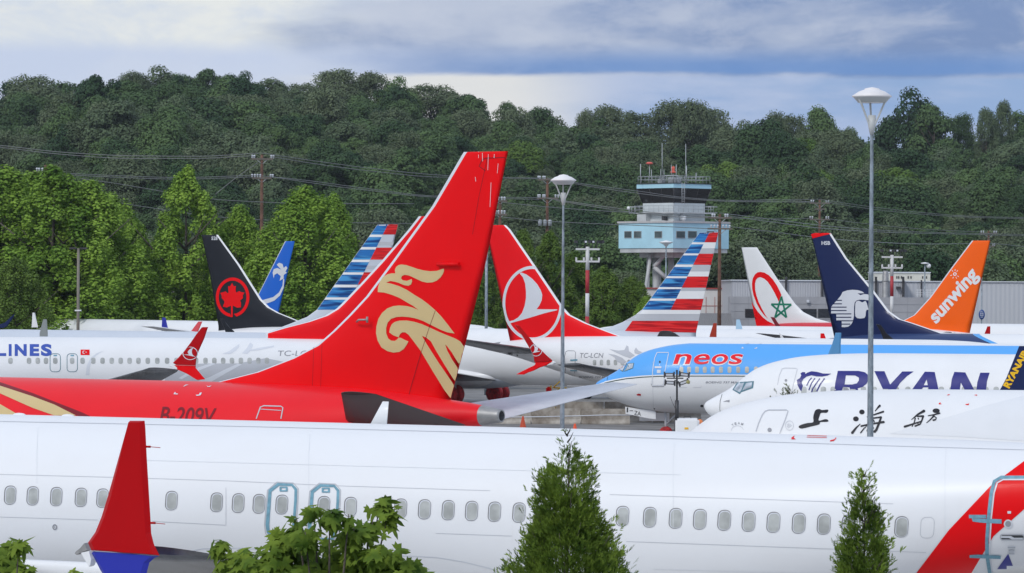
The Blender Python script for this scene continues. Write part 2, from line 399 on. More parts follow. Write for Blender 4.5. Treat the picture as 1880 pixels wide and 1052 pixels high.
    # -- tail fin from its traced leading and trailing edge
    def fin(s, LE, TE, m, le_mat=None, rows=36, tn=0.09, zdorsal=None, split=None):
        le = [s.at(*p) for p in LE]; te = [s.at(*p) for p in TE]
        le.sort(key=lambda v: v.z); te.sort(key=lambda v: v.z)
        zt = min(le[-1].z, te[-1].z); zb = min(le[0].z, te[0].z, 5.3) - .25
        f_le = lambda z: np.interp(z, [v.z for v in le], [v.x for v in le]); f_te = lambda z: np.interp(z, [v.z for v in te], [v.x for v in te])
        zs = sorted(set(list(np.linspace(zb, zt - .06, rows)) + [zt - .02, zt] + [v.z for v in le if zb < v.z < zt]))
        bm = bmesh.new(); rings = []; fr = [0, .02, .06, .12, .2, .32, .45, .6, .75, .88, 1]
        for z in zs:
            a, b = f_le(z), f_te(z); ch = b - a; t_ = min(tn * ch, .46) * (1.0 if z < zt - .05 else (.8 if z < zt - .01 else .35))
            sw = .15; xs = [0, .02, .07, sw] + [sw + (ch - sw) * k for k in (.05, .14, .26, .4, .55, .7, .82, .92, 1)]
            rg = []
            for sgn in (1, -1):
                seq = xs if sgn == 1 else xs[-2:0:-1]
                for x in seq:
                    u = x / ch; th = 5 * t_ * (.2969 * math.sqrt(u) - .126 * u - .3516 * u * u + .2843 * u**3 - .1016 * u**4)
                    rg.append(bm.verts.new((a + x, sgn * max(th, .012), z)))
            rings.append(rg)
        n = len(rings[0])
        for i in range(len(rings) - 1):
            for k in range(n):
                f = bm.faces.new((rings[i][k], rings[i][(k + 1) % n], rings[i + 1][(k + 1) % n], rings[i + 1][k])); f.smooth = True
                f.material_index = 1 if (k < 3 or k >= n - 3) else 0
        bm.faces.new(rings[-1][::-1])
        s.finob = s.child('tail_fin', bm, [m, le_mat or m]); s.reg(s.finob)
        # rudder hinge line and rod
        zz = [zb + .5 + (zt - .4 - zb - .5) * k / 10 for k in range(11)]
        return s.finob
    def hinge(s, a, b, w=1.0, m=None):
        s.decal('rudder_line', stroke([a, b], w), s.finob, m or MAROON, .01)
    def tail_cone(s, l0=38.0, m=None):
        a = np.array(PROF); bm = bmesh.new(); rings = []; seg = 32
        for x in list(np.linspace(l0, 39.1, 8)):
            zt, zb, hw = (cubic(a[:, 0], a[:, k], x) for k in (1, 2, 3)); zc = (zt + zb) / 2
            rings.append([bm.verts.new((x, hw * math.sin(2 * PI * k / seg), zc + (zt - zb) / 2 * math.cos(2 * PI * k / seg))) for k in range(seg)])
        zc = 4.635
        for x, r in ((39.1, .145), (38.75, .13)): rings.append([bm.verts.new((x, r * math.sin(2 * PI * k / seg), zc + r * math.cos(2 * PI * k / seg))) for k in range(seg)])
        for i in range(len(rings) - 1):
            for k in range(seg):
                f = bm.faces.new((rings[i][k], rings[i][(k + 1) % seg], rings[i + 1][(k + 1) % seg], rings[i + 1][k])); f.smooth = True; f.material_index = 1 if i >= len(rings) - 2 else 0
        bm.faces.new(rings[-1]).material_index = 1
        s.child('tail_cone', bm, [m or METAL, DKMET])
    def stab(s, side, m=None, ztip=5.42):
        y = side * s.near; bm = bmesh.new()
        loft(bm, [((34.0, y * .45, 4.36), (4.2, 0, 0), (0, 0, .34)), ((38.35, y * 7.05, ztip), (1.15, 0, 0), (0, 0, .11)), ((38.5, y * 7.17, ztip + .01), (.95, 0, 0), (0, 0, .05))])
        s.child('tailplane', bm, m or WINGG)
    def wing(s, side, wl=None, wl_low=None, zt=4.05, fair=True, wl_on=True, gear_only=False):
        y = side * s.near; bm = bmesh.new(); m = WINGG
        S = [((12.7, 1.4, 2.05), 8.6, .95), ((14.4, 2.4, 2.1), 6.9, .8), ((16.2, 5.7, 2.45), 4.7, .5), ((19.3, 11.5, 3.05), 3.1, .33), ((22.0, 16.6, zt - .13), 1.85, .18), ((22.35, 17.1, zt), 1.6, .13)]
        loft(bm, [((a[0], y * a[1], a[2]), (c, 0, -.04 * c), (0, 0, t)) for a, c, t in S])
        w = s.child('wing', bm, m)
        if fair:
            for fy, fx, fz, ln in ((4.2, 19.2, 1.95, 2.6), (8.0, 19.0, 2.35, 2.6), (11.2, 20.2, 2.75, 2.2)):
                b2 = bmesh.new(); pts = [(fx + ln * t, y * fy, fz - .12 * math.sin(PI * t) + .1 * t) for t in (0, .15, .4, .7, .9, 1)]
                tube(b2, pts, [.03, .17, .24, .2, .1, .02], 10); from_bm('flap_fairing', b2, m, w, True)
        if wl_on:
            b2 = bmesh.new(); th = lambda y_: (0, y * .06, .02)
            up = [((22.35, 17.1, zt), 1.6, (0, 0, .13)), ((22.62, 17.45, zt + .12), 1.42, (0, .07 * y, .1)), ((22.85, 17.66, zt + .4), 1.25, (0, .1 * y, .03)), ((23.2, 17.8, zt + 1.0), 1.0, (0, .08 * y, .01)), ((23.95, 18.05, zt + 2.35), .42, (0, .03 * y, 0))]
            loft(b2, [((a[0], y * a[1], a[2]), (c, 0, 0), t) for a, c, t in up])
            u = from_bm('winglet', b2, wl or WHITE, w)
            b2 = bmesh.new(); dn = [((22.75, 17.25, zt - .02), 1.3, (0, 0, .07)), ((23.1, 17.6, zt - .25), .95, (0, .05 * y, .04)), ((23.95, 18.0, zt - .85), .35, (0, .02 * y, .01))]
            loft(b2, [((a[0], y * a[1], a[2]), (c, 0, 0), t) for a, c, t in dn]); from_bm('lower_winglet', b2, wl_low or wl or WHITE, w)
        return w
    def engine(s, side, m=None):
        y = side * s.near * 4.83; bm = bmesh.new(); c = (0, y, 1.72)
        lathe(bm, [(.95, 9.75), (1.02, 9.6), (1.1, 9.65), (1.17, 9.95), (1.22, 10.7), (1.2, 11.6), (1.08, 12.8), (.95, 13.4), (.9, 13.38), (.86, 12.6)], 36, c, 'X')
        e = s.child('engine', bm, m or WHITE)
        bm = bmesh.new(); lathe(bm, [(.01, 10.05), (.15, 10.25), (.35, 10.45), (.98, 10.5), (.97, 9.8)], 28, c, 'X'); from_bm('fan', bm, DKMET, e)
        bm = bmesh.new(); lathe(bm, [(.7, 12.6), (.62, 13.5), (.45, 14.2), (.05, 14.6)], 24, c, 'X'); from_bm('exhaust', bm, METAL, e)
        bm = bmesh.new(); loft(bm, [((11.2, y, 2.7), (5.2, 0, 0), (0, .28, 0)), ((12.5, y, 3.0 - .4), (4.4, 0, 0), (0, .28, 0)), ((13.6, y, 2.35), (4.4, 0, 0), (0, .28, 0))]); from_bm('pylon', bm, m or WHITE, e)
    def gear(s, cover=None, nose=True, main=True, doors=True):
        wm = cover or RUB
        def wheel(par, x, y, r, w):
            bm = bmesh.new(); lathe(bm, [(.04, -w / 2), (r * .55, -w / 2), (r * .9, -w / 2), (r, -w * .3), (r, w * .3), (r * .9, w / 2), (r * .55, w / 2), (.04, w / 2)], 24, (x, y, r + .005), 'Y'); from_bm('wheel', bm, wm, par)
        if main:
            for q in (1, -1):
                bm = bmesh.new(); tube(bm, [(18.3, q * 2.86, .56), (18.3, q * 2.8, 2.0)], .1, 10); tube(bm, [(18.3, q * 2.8, .8), (17.9, q * 1.9, 1.7)], .06, 8); tube(bm, [(18.3, q * 2.35, .56), (18.3, q * 3.35, .56)], .08, 8)
                box(bm, (18.35, q * 2.95, 1.5), (.7, .04, .9)); g = s.child('main_gear', bm, LGREY)
                for o_ in (-.43, .43): wheel(g, 18.3, q * 2.86 + o_, .68 if cover else .56, .50 if cover else .42)
        if nose:
            bm = bmesh.new(); tube(bm, [(4.0, 0, .34), (3.95, 0, 1.6)], .07, 10); tube(bm, [(4.0, 0, .8), (4.7, 0, 1.5)], .045, 8); tube(bm, [(4.0, -.25, .34), (4.0, .25, .34)], .05, 8); g = s.child('nose_gear', bm, LGREY)
            for o_ in (-.2, .2): wheel(g, 4.0, o_, .34, .2)
            for q in ((1, -1) if doors else (1,)):
                bm = bmesh.new(); box(bm, (3.3, q * .36, 1.2), (1.7, .03, .46)); s.child('gear_door', bm, s.fmat)
    def belly(s, m=None):
        bm = bmesh.new(); rings = []; seg = 40
        for k in range(25):
            t = k / 24; x = 11.0 + 12.6 * t; e = max(1e-3, math.sin(PI * t)) ** .42
            rings.append([bm.verts.new((x, 2.12 * e * math.sin(2 * PI * j / seg) * (1.0), 2.0 + .98 * e * math.cos(2 * PI * j / seg))) for j in range(seg)])
        for i in range(24):
            for j in range(seg):
                f = bm.faces.new((rings[i][j], rings[i][(j + 1) % seg], rings[i + 1][(j + 1) % seg], rings[i + 1][j])); f.smooth = True
        s.child('belly_fairing', bm, m or s.fmat)
    def slab(s, name, outline, y0, th, m, parent=None):
        """a thin aerofoil-like plate of traced outline standing at lateral station y0"""
        pts = [s.at(x, y, y0) for x, y in outline]; bm = bmesh.new(); c = sum(pts, Vector()) / len(pts)
        tri = tessellate_polygon([[Vector((p.x, p.z, 0)) for p in pts]])
        mid = [bm.verts.new(p) for p in pts]; ins = []
        for q in (1, -1): ins.append([bm.verts.new(Vector((p.x + (c.x - p.x) * min(.25, .08 / max(.1, abs(p.x - c.x))), p.y + q * th / 2, p.z + (c.z - p.z) * .02))) for p in pts])
        n = len(pts)
        for k in (0, 1):
            for t in tri: bm.faces.new([ins[k][i] for i in t])
            for i in range(n): bm.faces.new((mid[i], mid[(i + 1) % n], ins[k][(i + 1) % n], ins[k][i]))
        o = s.child(name, bm, m, parent); s.reg(o); return o
    def windows(s, xs, ycen, w=None, h=None, rim=False, sk=0.0, pm=None):
        """a row of cabin windows at traced stations; each is a part"""
        for x in xs:
            yc = ycen(x) if callable(ycen) else ycen
            W_ = w(x) if callable(w) else w; H_ = h(x) if callable(h) else h
            if rim:
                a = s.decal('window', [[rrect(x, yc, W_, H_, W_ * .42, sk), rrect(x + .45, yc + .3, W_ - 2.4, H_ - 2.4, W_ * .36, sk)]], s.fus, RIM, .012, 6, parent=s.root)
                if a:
                    s.decal('frame', [[rrect(x + .4, yc + .25, W_ - 2.2, H_ - 2.2, W_ * .36, sk), rrect(x + .75, yc + .9, W_ - 5.0, H_ - 5.0, W_ * .33, sk)]], s.fus, PGREY, .010, 6, parent=a)  # pale offset ring: highlight on the window edge put into colour
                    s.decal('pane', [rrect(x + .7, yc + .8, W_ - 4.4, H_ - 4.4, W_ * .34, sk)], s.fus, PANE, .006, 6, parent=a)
            else: s.decal('window', [rrect(x, yc, W_, H_, W_ * .40, sk)], s.fus, pm or PANE, .011, 5, parent=s.root)
    def std(s, eng=True):
        s.belly(); s.gear()
# ================================================================== THE GROUND
def structure(o): o['kind'] = 'structure'; return o
ASPH = mat('asphalt', (0.21, 0.205, 0.20), 0.85, var=0.16, vs=.35, bump=.3, bs=6)
GRASS = mat('verge_grass', (0.05, 0.085, 0.02), 0.9, var=.3, vs=.8)
HILLG = mat('hill_soil', (0.02, 0.03, 0.012), 0.95, var=.3, vs=.05)
bm = bmesh.new(); v = [bm.verts.new(q) for q in ((-2500, -400, 0), (2500, -400, 0), (2500, 4500, 0), (-2500, 4500, 0))]; bm.faces.new(v)
structure(from_bm('ground', bm, ASPH))
bm = bmesh.new(); v = [bm.verts.new(q) for q in ((-300, -60, .004), (300, -60, .004), (300, 40, .004), (-300, 40, .004))]; bm.faces.new(v)
structure(from_bm('grass_verge', bm, GRASS))
bm = bmesh.new(); v = [bm.verts.new(q) for q in ((-200, 40.02, .004), (200, 40.02, .004), (200, 205, .004), (-200, 205, .004))]; bm.faces.new(v)  # unseen pale sheet, added to bounce light up under the near jet
structure(from_bm('bounce_sheet', bm, mat('bounce_sheet_pale', (.54, .535, .52), .85, var=.08, vs=.4)))
# hillside terrain: ridge follows the skyline of the photograph
SKY = [(-300, 297), (0, 292), (100, 290), (190, 282), (250, 246), (450, 242), (560, 246), (700, 254), (790, 270), (850, 296), (950, 314), (1050, 326), (1150, 346), (1300, 355), (1400, 350), (1500, 356), (1600, 376), (1700, 366), (1800, 346), (1880, 340), (2200, 335)]
D0, D1, D2 = 610.0, 930.0, 1150.0
def ridge(xpx): return HC + (YH - np.interp(xpx, [q[0] for q in SKY], [q[1] for q in SKY])) * D1 / F
def terr(X, Y):
    px = 940 + X * F / np.maximum(Y, 300.0); rz_ = ridge(940 + X * F / D1)
    t = np.clip((Y - D0) / (D1 - D0), 0, 1); s_ = t * (1.25 - .25 * t)
    drop = np.clip((Y - D1) / (D2 - D1), 0, 1) * 12
    und = 4.5 * np.sin(X * .045 + 1.3 + Y * .012) + 3.0 * np.sin(X * .11 + Y * .03) + 2 * np.sin(Y * .06 + X * .02)
    return s_ * rz_ - drop + und * np.sin(PI * np.clip(t, 0, 1)) * .9 - .3 * (1 - np.minimum(1, t * 20))
gx = np.arange(-330, 331, 6.0); gy = np.arange(D0 - 10, D2, 8.0); GX, GY = np.meshgrid(gx, gy)
V = np.stack([GX.ravel(), GY.ravel(), terr(GX, GY).ravel()], 1); nx, ny = len(gx), len(gy)
ii = np.arange((ny - 1) * (nx - 1)); r_, c_ = ii // (nx - 1), ii % (nx - 1); a_ = r_ * nx + c_
structure(link('hillside', mesh_np('hillside', V, np.stack([a_, a_ + 1, a_ + nx + 1, a_ + nx], 1)), HILLG, smooth=True))
# ================================================================== AIRLINERS
def turk_logo(pl, tgt, cx, cy, rx, ry, mirror, m, thick=.095, parent=None):
    """ring with a rising bird, normalised coordinates"""
    q = -1 if mirror else 1
    T = lambda pts: [(cx + q * x * rx, cy + y * ry) for x, y in pts]
    bird = [(-.43, -.80), (-.36, -.82), (-.20, -.77), (0, -.65), (.16, -.51), (.28, -.35), (.33, -.22), (.31, -.08), (.24, .05), (.14, .16), (.83, .165), (.83, .185), (.39, .27), (-.10, .39), (-.76, .54), (-.82, .49), (-.63, .455), (-.47, .375), (-.35, .26), (-.26, .07), (-.215, -.14), (-.215, -.32), (-.245, -.53), (-.32, -.70)]
    o = pl.decal('emblem', [[ell(cx, cy, rx, ry, 64), ell(cx, cy, rx * (1 - thick), ry * (1 - thick * .9), 64)], T(bird)], tgt, m, .012, 7, parent)
    return o
def stripes(pl, LEf, TEf, bd, blue, red, greys, yoff=0):
    S = []
    for y0, y1 in blue: S.append([(LEf(y0) + .8, y0), (bd(y0), y0), (bd(y1), y1), (LEf(y1) + .8, y1)])
    pl.decals('blue_bar', S, pl.finob, STRB, .012, 5)
    S = []
    for y0, y1 in red: S.append([(bd(y0), y0), (TEf(y0), y0), (TEf(y1), y1), (bd(y1), y1)])
    pl.decals('red_bar', S, pl.finob, STRR, .013, 5)
    S = []
    for y0, y1, f in greys: S.append([(f(y0), y0), (TEf(y0), y0), (TEf(y1), y1), (f(y1), y1)])
    pl.decals('grey_bar', S, pl.finob, LGREY, .011, 5)

# ---- 1: the white jet across the foreground
A = Plane('white jet across the foreground with a red winglet and a red slanted stripe', 17.4, 5.45, 555, 80.5, -22, front_white(), pitch=.30, l1=38.0)
for q in (1, -1): A.engine(q); A.stab(q)
A.std(); A.tail_cone()
A.fin([(2410, 150), (2250, 380), (2120, 640), (2060, 730), (1970, 800)], [(2530, 150), (2490, 450), (2450, 790)], WHITE)
wA = A.wing(1, zt=4.0, wl_on=False); A.wing(-1, RED, ROYAL, wl_on=False)
y0 = -17.45
pt = A.px((22.9, y0, 4.3)); print('A winglet base px', pt, A.px((23.7, -17.9, 6.35)))
A.slab('winglet', Z(0, 750, 3.483, [(832, 78), (925, 78), (930, 130), (938, 300), (950, 500), (962, 700), (967, 800), (985, 870), (1020, 940), (930, 932), (800, 925), (700, 915), (585, 908), (563, 858), (610, 790), (650, 690), (690, 560), (740, 380), (790, 200)]), -17.75, .10, DRED, wA)
A.slab('lower_winglet', Z(0, 750, 3.483, [(600, 912), (700, 918), (860, 926), (1018, 942), (985, 958), (955, 985), (938, 1052), (925, 1110), (900, 1180), (760, 1180), (690, 1110), (640, 1030), (605, 960), (585, 925)]), -17.7, .12, ROYAL, wA)
A.slab('wing_tip_light', Z(0, 750, 3.483, [(563, 858), (585, 905), (560, 912), (520, 920), (495, 935), (481, 925), (490, 912), (525, 892)]), -17.62, .16, METAL, wA)
A.slab('light_housing', Z(0, 750, 3.483, [(520, 921), (560, 913), (587, 908), (606, 960), (598, 1000), (585, 1010), (560, 975)]), -17.66, .17, WHITE, wA)
for py in (820.0, 960.0):
    b = A.at(268 if py < 900 else 277, py, -17.75); bm = bmesh.new(); tube(bm, [b, b + Vector((.08, 0, 0))], .02, 6); tube(bm, [b + Vector((.07, 0, 0)), b + Vector((.26, 0, -.01))], .006, 5); A.child('static_wick', bm, DRED, wA)
WX = [18.9, 60.2, 103.5, 148.8, 188.5, 315, 397.8, 437.5, 475.7]
WX2 = [517.5, 594.5, 643.5, 735.7, 779.5, 823, 866, 908, 953, 1143, 1193, 1240.5, 1285, 1329.8, 1374.5, 1420, 1466.5, 1512.5, 1558, 1610, 1655]
wy = lambda x: np.interp(x, [0, 20, 148, 315, 438, 780, 1143, 1420, 1655, 1880], [908, 909, 913, 919, 923.5, 935, 947.5, 958.8, 967, 975])
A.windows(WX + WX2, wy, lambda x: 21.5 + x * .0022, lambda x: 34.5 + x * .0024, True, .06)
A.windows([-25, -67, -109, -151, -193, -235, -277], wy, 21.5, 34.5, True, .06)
A.decal('blank_window_outline', stroke(rrect(1702.5, 968.5, 24.5, 38, 9, .06), .8, True), A.fus, LGREY, .008, 8)
def pl_line(name, pts, w=.9, m=LGREY, tgt=None, pl=A, off=.008): return pl.decal(name, stroke(pts, w), tgt or pl.fus, m, off, 9)
for pts in ([(-60, 870), (0, 871), (230, 877), (420, 883), (620, 892), (900, 901)], [(1120, 908), (1400, 917), (1640, 925)], [(0, 949), (180, 954.5)], [(280, 957), (415, 964)], [(-60, 774), (0, 774), (200, 778), (480, 784), (900, 795), (1240, 806), (1600, 818), (1940, 828)],
            [(800, 979), (940, 984)], [(1150, 994), (1400, 1003), (1700, 1014)], [(415, 895), (415, 964)]):
    pl_line('panel_line', pts, .75)
SEAM = paint('skin_seam', (.72, .745, .775))
for k in (0, 3, 7, 10):
    x = 70 + k * 166.0 + (k * 37 % 11); yc = 765 + x * .024
    pl_line('skin_seam', [(x, yc + 18), (x - 2, yc + 60), (x - 2, yc + 120 + (k % 3) * 55)], .7, SEAM)
for y_, a_, b_ in ((838, 240, 1250), (1012, 1200, 1700)):
    pl_line('skin_seam', [(a_, y_ + a_ * .027), ((a_ + b_) / 2, y_ + (a_ + b_) / 2 * .027), (b_, y_ + b_ * .027)], .7, SEAM)
pl_line('fairing_edge', [(330, 1016), (372, 1007), (443, 1006), (500, 1009)], 1.5, PGREY)
pl_line('fairing_edge', [(690, 1018), (727, 1019.5), (802, 1023), (850, 1031), (899, 1043), (935, 1056)], 1.5, PGREY)
# over-wing exits masked with blue tape
for ox in (0, 77.5):
    e = A.decal('overwing_exit', [[Z(380, 770, 3.615, [(470, 423), (568, 428), (600, 462), (598, 540), (585, 700), (560, 790), (445, 793), (398, 752), (390, 700), (410, 470)]),
                                   Z(380, 770, 3.615, [(480, 441), (562, 443), (582, 470), (580, 540), (568, 700), (545, 778), (450, 779), (418, 742), (414, 700), (430, 480)])]] if ox == 0 else
                [[[(a + ox, b + 2) for a, b in lp] for lp in [Z(380, 770, 3.615, [(470, 423), (568, 428), (600, 462), (598, 540), (585, 700), (560, 790), (445, 793), (398, 752), (390, 700), (410, 470)]), Z(380, 770, 3.615, [(480, 441), (562, 443), (582, 470), (580, 540), (568, 700), (545, 778), (450, 779), (418, 742), (414, 700), (430, 480)])]]], A.fus, TAPE, .012, 7, parent=A.root)
    A.decal('exit_frame', stroke([(a + ox, b + ox * .026) for a, b in Z(380, 770, 3.615, [(465, 417), (575, 423), (607, 460), (603, 560), (590, 720), (562, 800), (440, 800), (390, 757), (383, 700), (403, 470)])], 1.6, True), A.fus, LGREY, .010, 7, parent=e)
    A.decal('exit_handle', [[rrect(380 + 510 / 3.615 + ox, 770 + 463 / 3.615 + ox * .026, 15, 9, 1.5), rrect(380 + 510 / 3.615 + ox, 770 + 463 / 3.615 + ox * .026, 8, 4, 1)]], A.fus, TAPE, .016, 7, parent=e)
# rear door, stripe and triangle
A.decal('red_stripe', [[(1880, 847), (1960, 790), (2060, 720), (2200, 760), (2000, 880), (1880, 935), (1824, 984), (1783, 1052), (1740, 1120), (1640, 1120), (1682, 1052), (1742, 973), (1818, 893)]], A.fus, RED, .009, 6, label='red slanted stripe behind the rear door')
A.decal('blue_triangle', [[(1851, 1016), (1865, 1052), (1890, 1120), (1780, 1120), (1825, 1052)]], A.fus, INDIGO, .010, 6)
dr = A.decal('rear_door', stroke([(1950, 877), (1838, 877), (1826, 884), (1820, 905), (1815, 950), (1812, 990), (1812, 1018), (1817, 1052), (1824, 1090)], 6.5), A.fus, TAPE, .013, 6, parent=A.root)
A.decal('door_frame', stroke([(1950, 880.5), (1842, 881), (1831, 887), (1825, 906), (1820, 950), (1817.5, 990), (1817.5, 1018), (1822, 1052), (1829, 1090)], 2.6), A.fus, PGREY, .016, 6, parent=dr)
A.decals('tape_strip', [[(1779, 945), (1811, 945), (1811, 951), (1779, 951)], [(1784, 951), (1839, 953), (1839, 961), (1800, 959), (1786, 957)], [(1780, 1018), (1795, 1017), (1837, 1019), (1837, 1025), (1780, 1023)]], A.fus, TAPE, .018, 6, parent=dr)
A.decal('door_window', [[ell(1851, 961.5, 8, 8, 24), ell(1851, 961.5, 5.4, 5.4, 24)]], A.fus, PGREY, .015, 6, parent=dr)
A.decal('door_glass', [ell(1851, 961.5, 5.5, 5.5, 20)], A.fus, MGREY, .012, 6, parent=dr)
hn = A.decal('door_handle', [rrect(1858.5, 985.5, 46, 12, 5)], A.fus, LGREY, .015, 6, parent=dr)
A.decal('handle_lever', [rrect(1858.5, 985.5, 41, 7.5, 3)], A.fus, DARK, .018, 6, parent=hn)
A.decal('handle_bar', [[(1838, 983), (1856, 983), (1862, 986), (1878, 986), (1878, 989), (1858, 989), (1852, 986.5), (1838, 986.5)]], A.fus, PGREY, .022, 6, parent=hn)
A.decals('placard', [rrect(1853, 940.5, 6.5, 4.5, .5), rrect(1857, 1004, 14, 4, .5), rrect(1857, 1013, 11, 9, .5)], A.fus, PGREY, .017, 6, parent=dr)
A.decals('door_text', stroke([(1852, 1009), (1862, 1009)], .7) + stroke([(1852, 1012), (1861, 1012)], .7) + stroke([(1852, 1015), (1862, 1015)], .7) + stroke([(1850, 1004), (1864, 1004)], .7), A.fus, MGREY, .02, 6, parent=dr)
A.decal('static_port', [[ell(101, 967.5, 4.4, 5.3, 20), ell(101, 967.5, 2.6, 3.2, 16)], ell(101, 967.5, 1.0, 1.2, 10)], A.fus, MGREY, .012, 6)
A.decals('rescue_mark', [[(1453, 804), (1459, 800), (1457, 804), (1461, 807), (1453, 807)], [(1524, 809), (1532, 807), (1535, 803), (1535, 806), (1531, 810), (1524, 811)]] + stroke([(1482, 800), (1518, 801)], .8) + stroke([(1481, 803), (1518, 804)], .8) + stroke([(1490, 797.5), (1517, 798)], .8), A.fus, RED, .01, 6)
bm = bmesh.new()   # blade aerials on the crown
for l in (18.95,):
    loft(bm, [((l, 0, 5.40), (.40, 0, 0), (0, .06, 0)), ((l + .30, 0, 5.92), (.14, 0, 0), (0, .03, 0))])
A.child('blade_aerial', bm, WHITE)
for l in (10.6, 11.8):
    bm = bmesh.new(); bmesh.ops.create_uvsphere(bm, u_segments=16, v_segments=8, radius=1); bmesh.ops.transform(bm, matrix=Matrix.Translation((l, 0, 5.44)) @ Matrix.Diagonal((.16, .08, .05, 1)), verts=bm.verts); A.child('antenna_dome', bm, WHITE, None, True)

# ---- 2: the red jet whose tail fills the middle
B = Plane('red jet with a gold phoenix on its tall red fin', 37.4, 5.1, 830, 110.5, -32, paint('fuselage_red', (0.80, 0.012, 0.02)), l1=38.45)
B.fin(Z(370, 260, 1.9845, [(958, 32), (840, 235), (700, 430), (600, 565), (540, 630), (480, 690), (420, 743), (330, 790), (200, 840), (50, 878)]), Z(370, 260, 1.9845, [(1116, 35), (1035, 440), (965, 720), (905, 945)]), RED, PGREY)
B.tail_cone(38.45); B.std()
SKIN_SHADE = paint('tailplane_shaded', (0.040, 0.020, 0.020), .5, .15, 0)  # underside shade and red reflection put into the near tailplane's colour
B.stab(1, SKIN_SHADE); B.stab(-1, mat('tailplane_skin_pale', (0.60, 0.63, 0.68), 0.38, .15, var=.04))
B.engine(1); B.engine(-1); B.wing(1, RED)
z1 = lambda p: Z(640, 460, 3.629, p)
ph1 = z1([(196, 277), (198, 245), (210, 210), (230, 178), (262, 158), (290, 152), (313, 152), (310, 130), (318, 110), (335, 97), (355, 93), (385, 97), (420, 108), (460, 122), (500, 132), (545, 138), (590, 135), (635, 120), (637, 135), (630, 155), (615, 178), (590, 200), (560, 212), (525, 214), (490, 206), (455, 190), (425, 175), (400, 165), (375, 162), (357, 170), (351, 185), (362, 198), (390, 202), (422, 190), (425, 205), (418, 225), (400, 235), (370, 230), (335, 215), (310, 208), (280, 203), (252, 214), (290, 222), (340, 238), (390, 262), (440, 295), (490, 325), (530, 355), (580, 398), (620, 440), (660, 490), (690, 530), (708, 553), (660, 545), (620, 530), (580, 510), (540, 490), (500, 470), (465, 457), (440, 450), (400, 443), (360, 440), (320, 443), (285, 455), (262, 480), (252, 515), (252, 550), (265, 585), (285, 600), (310, 602), (325, 592), (335, 580), (350, 582), (375, 595), (400, 605), (390, 625), (370, 655), (340, 675), (300, 680), (260, 670), (220, 645), (195, 600), (184, 550), (187, 505), (200, 455), (225, 415), (260, 385), (300, 370), (340, 366), (390, 370), (430, 380), (468, 396), (430, 368), (390, 345), (340, 315), (290, 295), (240, 280)])
ph2 = z1([(272, 545), (278, 515), (290, 490), (310, 475), (340, 467), (390, 466), (440, 475), (490, 490), (540, 512), (600, 540), (660, 565), (710, 585), (745, 605), (770, 640), (745, 770), (720, 730), (690, 680), (660, 640), (645, 625), (658, 665), (690, 725), (740, 800), (716, 880), (690, 840), (640, 760), (580, 660), (550, 605), (520, 580), (490, 568), (520, 620), (600, 745), (710, 905), (692, 998), (640, 930), (560, 800), (480, 665), (420, 585), (400, 560), (380, 545), (360, 545), (345, 555), (335, 578), (300, 565)])
B.decal('phoenix_emblem', [ph1], B.finob, TAN, .014, 10); B.decal('phoenix_tail', [ph2], B.finob, TAN, .014, 10)
B.decal('rudder_line', stroke(z1([(580, 400), (540, 510), (487, 672)]), .9) + stroke(z1([(487, 672), (420, 900), (400, 980)]), .8), B.finob, MAROON, .017, 9)
B.decal('rudder_gap', stroke(Z(370, 260, 1.9845, [(1115, 57), (1035, 60), (1022, 68), (1012, 90), (1035, 106)]), 1.2) + stroke(z1([(365, 982), (700, 1003)]), 1.6) + stroke([(895, 289), (880, 360), (868, 430)], .6), B.finob, MAROON, .015, 9)
B.decals('panel_joint', [q for a in ([(576.6, 633), (574, 708)], [(591.7, 630), (589, 713)]) for q in stroke(a, .5)], B.finob, MAROON, .012, 9)
B.decals('paint_wear', stroke([(897, 283), (896, 312)], .7) + stroke([(886, 281), (886.5, 296)], .8) + stroke([(902, 335), (900, 380)], .7) + stroke([(879, 279), (879, 290)], .6) + stroke([(908, 283), (907.5, 290)], .9) + stroke([(873, 325), (874, 333)], .8) + stroke([(915, 300), (913.5, 318)], .6), B.finob, PGREY, .016, 9)
bm = bmesh.new(); q = B.at(655, 591, -.3); tube(bm, [q, q + Vector((.15, -.12, .06)), q + Vector((.45, -.12, .07))], .03, 8); tube(bm, [q + Vector((.45, -.12, -.02)), q + Vector((.45, -.12, .16))], .035, 8); B.child('probe', bm, METAL)
bm = bmesh.new(); q = B.at(803, 485, -.2); tube(bm, [q, q + Vector((.75, 0, .0))], .06, 8); B.child('rudder_actuator', bm, RED)
B.decals('gold_stripe', [[(-40, 690), (0, 708.5), (60, 728), (100, 743), (140, 763), (100, 763), (60, 749), (0, 722.5), (-40, 706)], [(-40, 722), (0, 742), (40, 765), (-40, 765)]], B.fus, TAN, .012, 8)
B.decal('dark_stripe', [[(-40, 685), (0, 702), (60, 722), (150, 757), (182, 772), (140, 763), (100, 743), (60, 728), (0, 708.5), (-40, 690)]], B.fus, MAROON, .011, 8)
B.text('registration', 'B-209V', (293, 776), (392, 779), (6, -29), B.fus, MAROON, .012, 'B', .014)
B.decals('rescue_mark', [Z(0, 560, 3.896, p) for p in ([(1310, 585), (1330, 572), (1352, 572), (1330, 578), (1320, 585)], [(1478, 577), (1490, 585), (1515, 577), (1500, 588), (1485, 588)], [(1242, 640), (1252, 624), (1258, 626), (1255, 635), (1276, 636), (1270, 642)], [(1400, 645), (1425, 643), (1430, 630), (1446, 628), (1435, 648), (1410, 652)])], B.fus, PGREY, .014, 6)
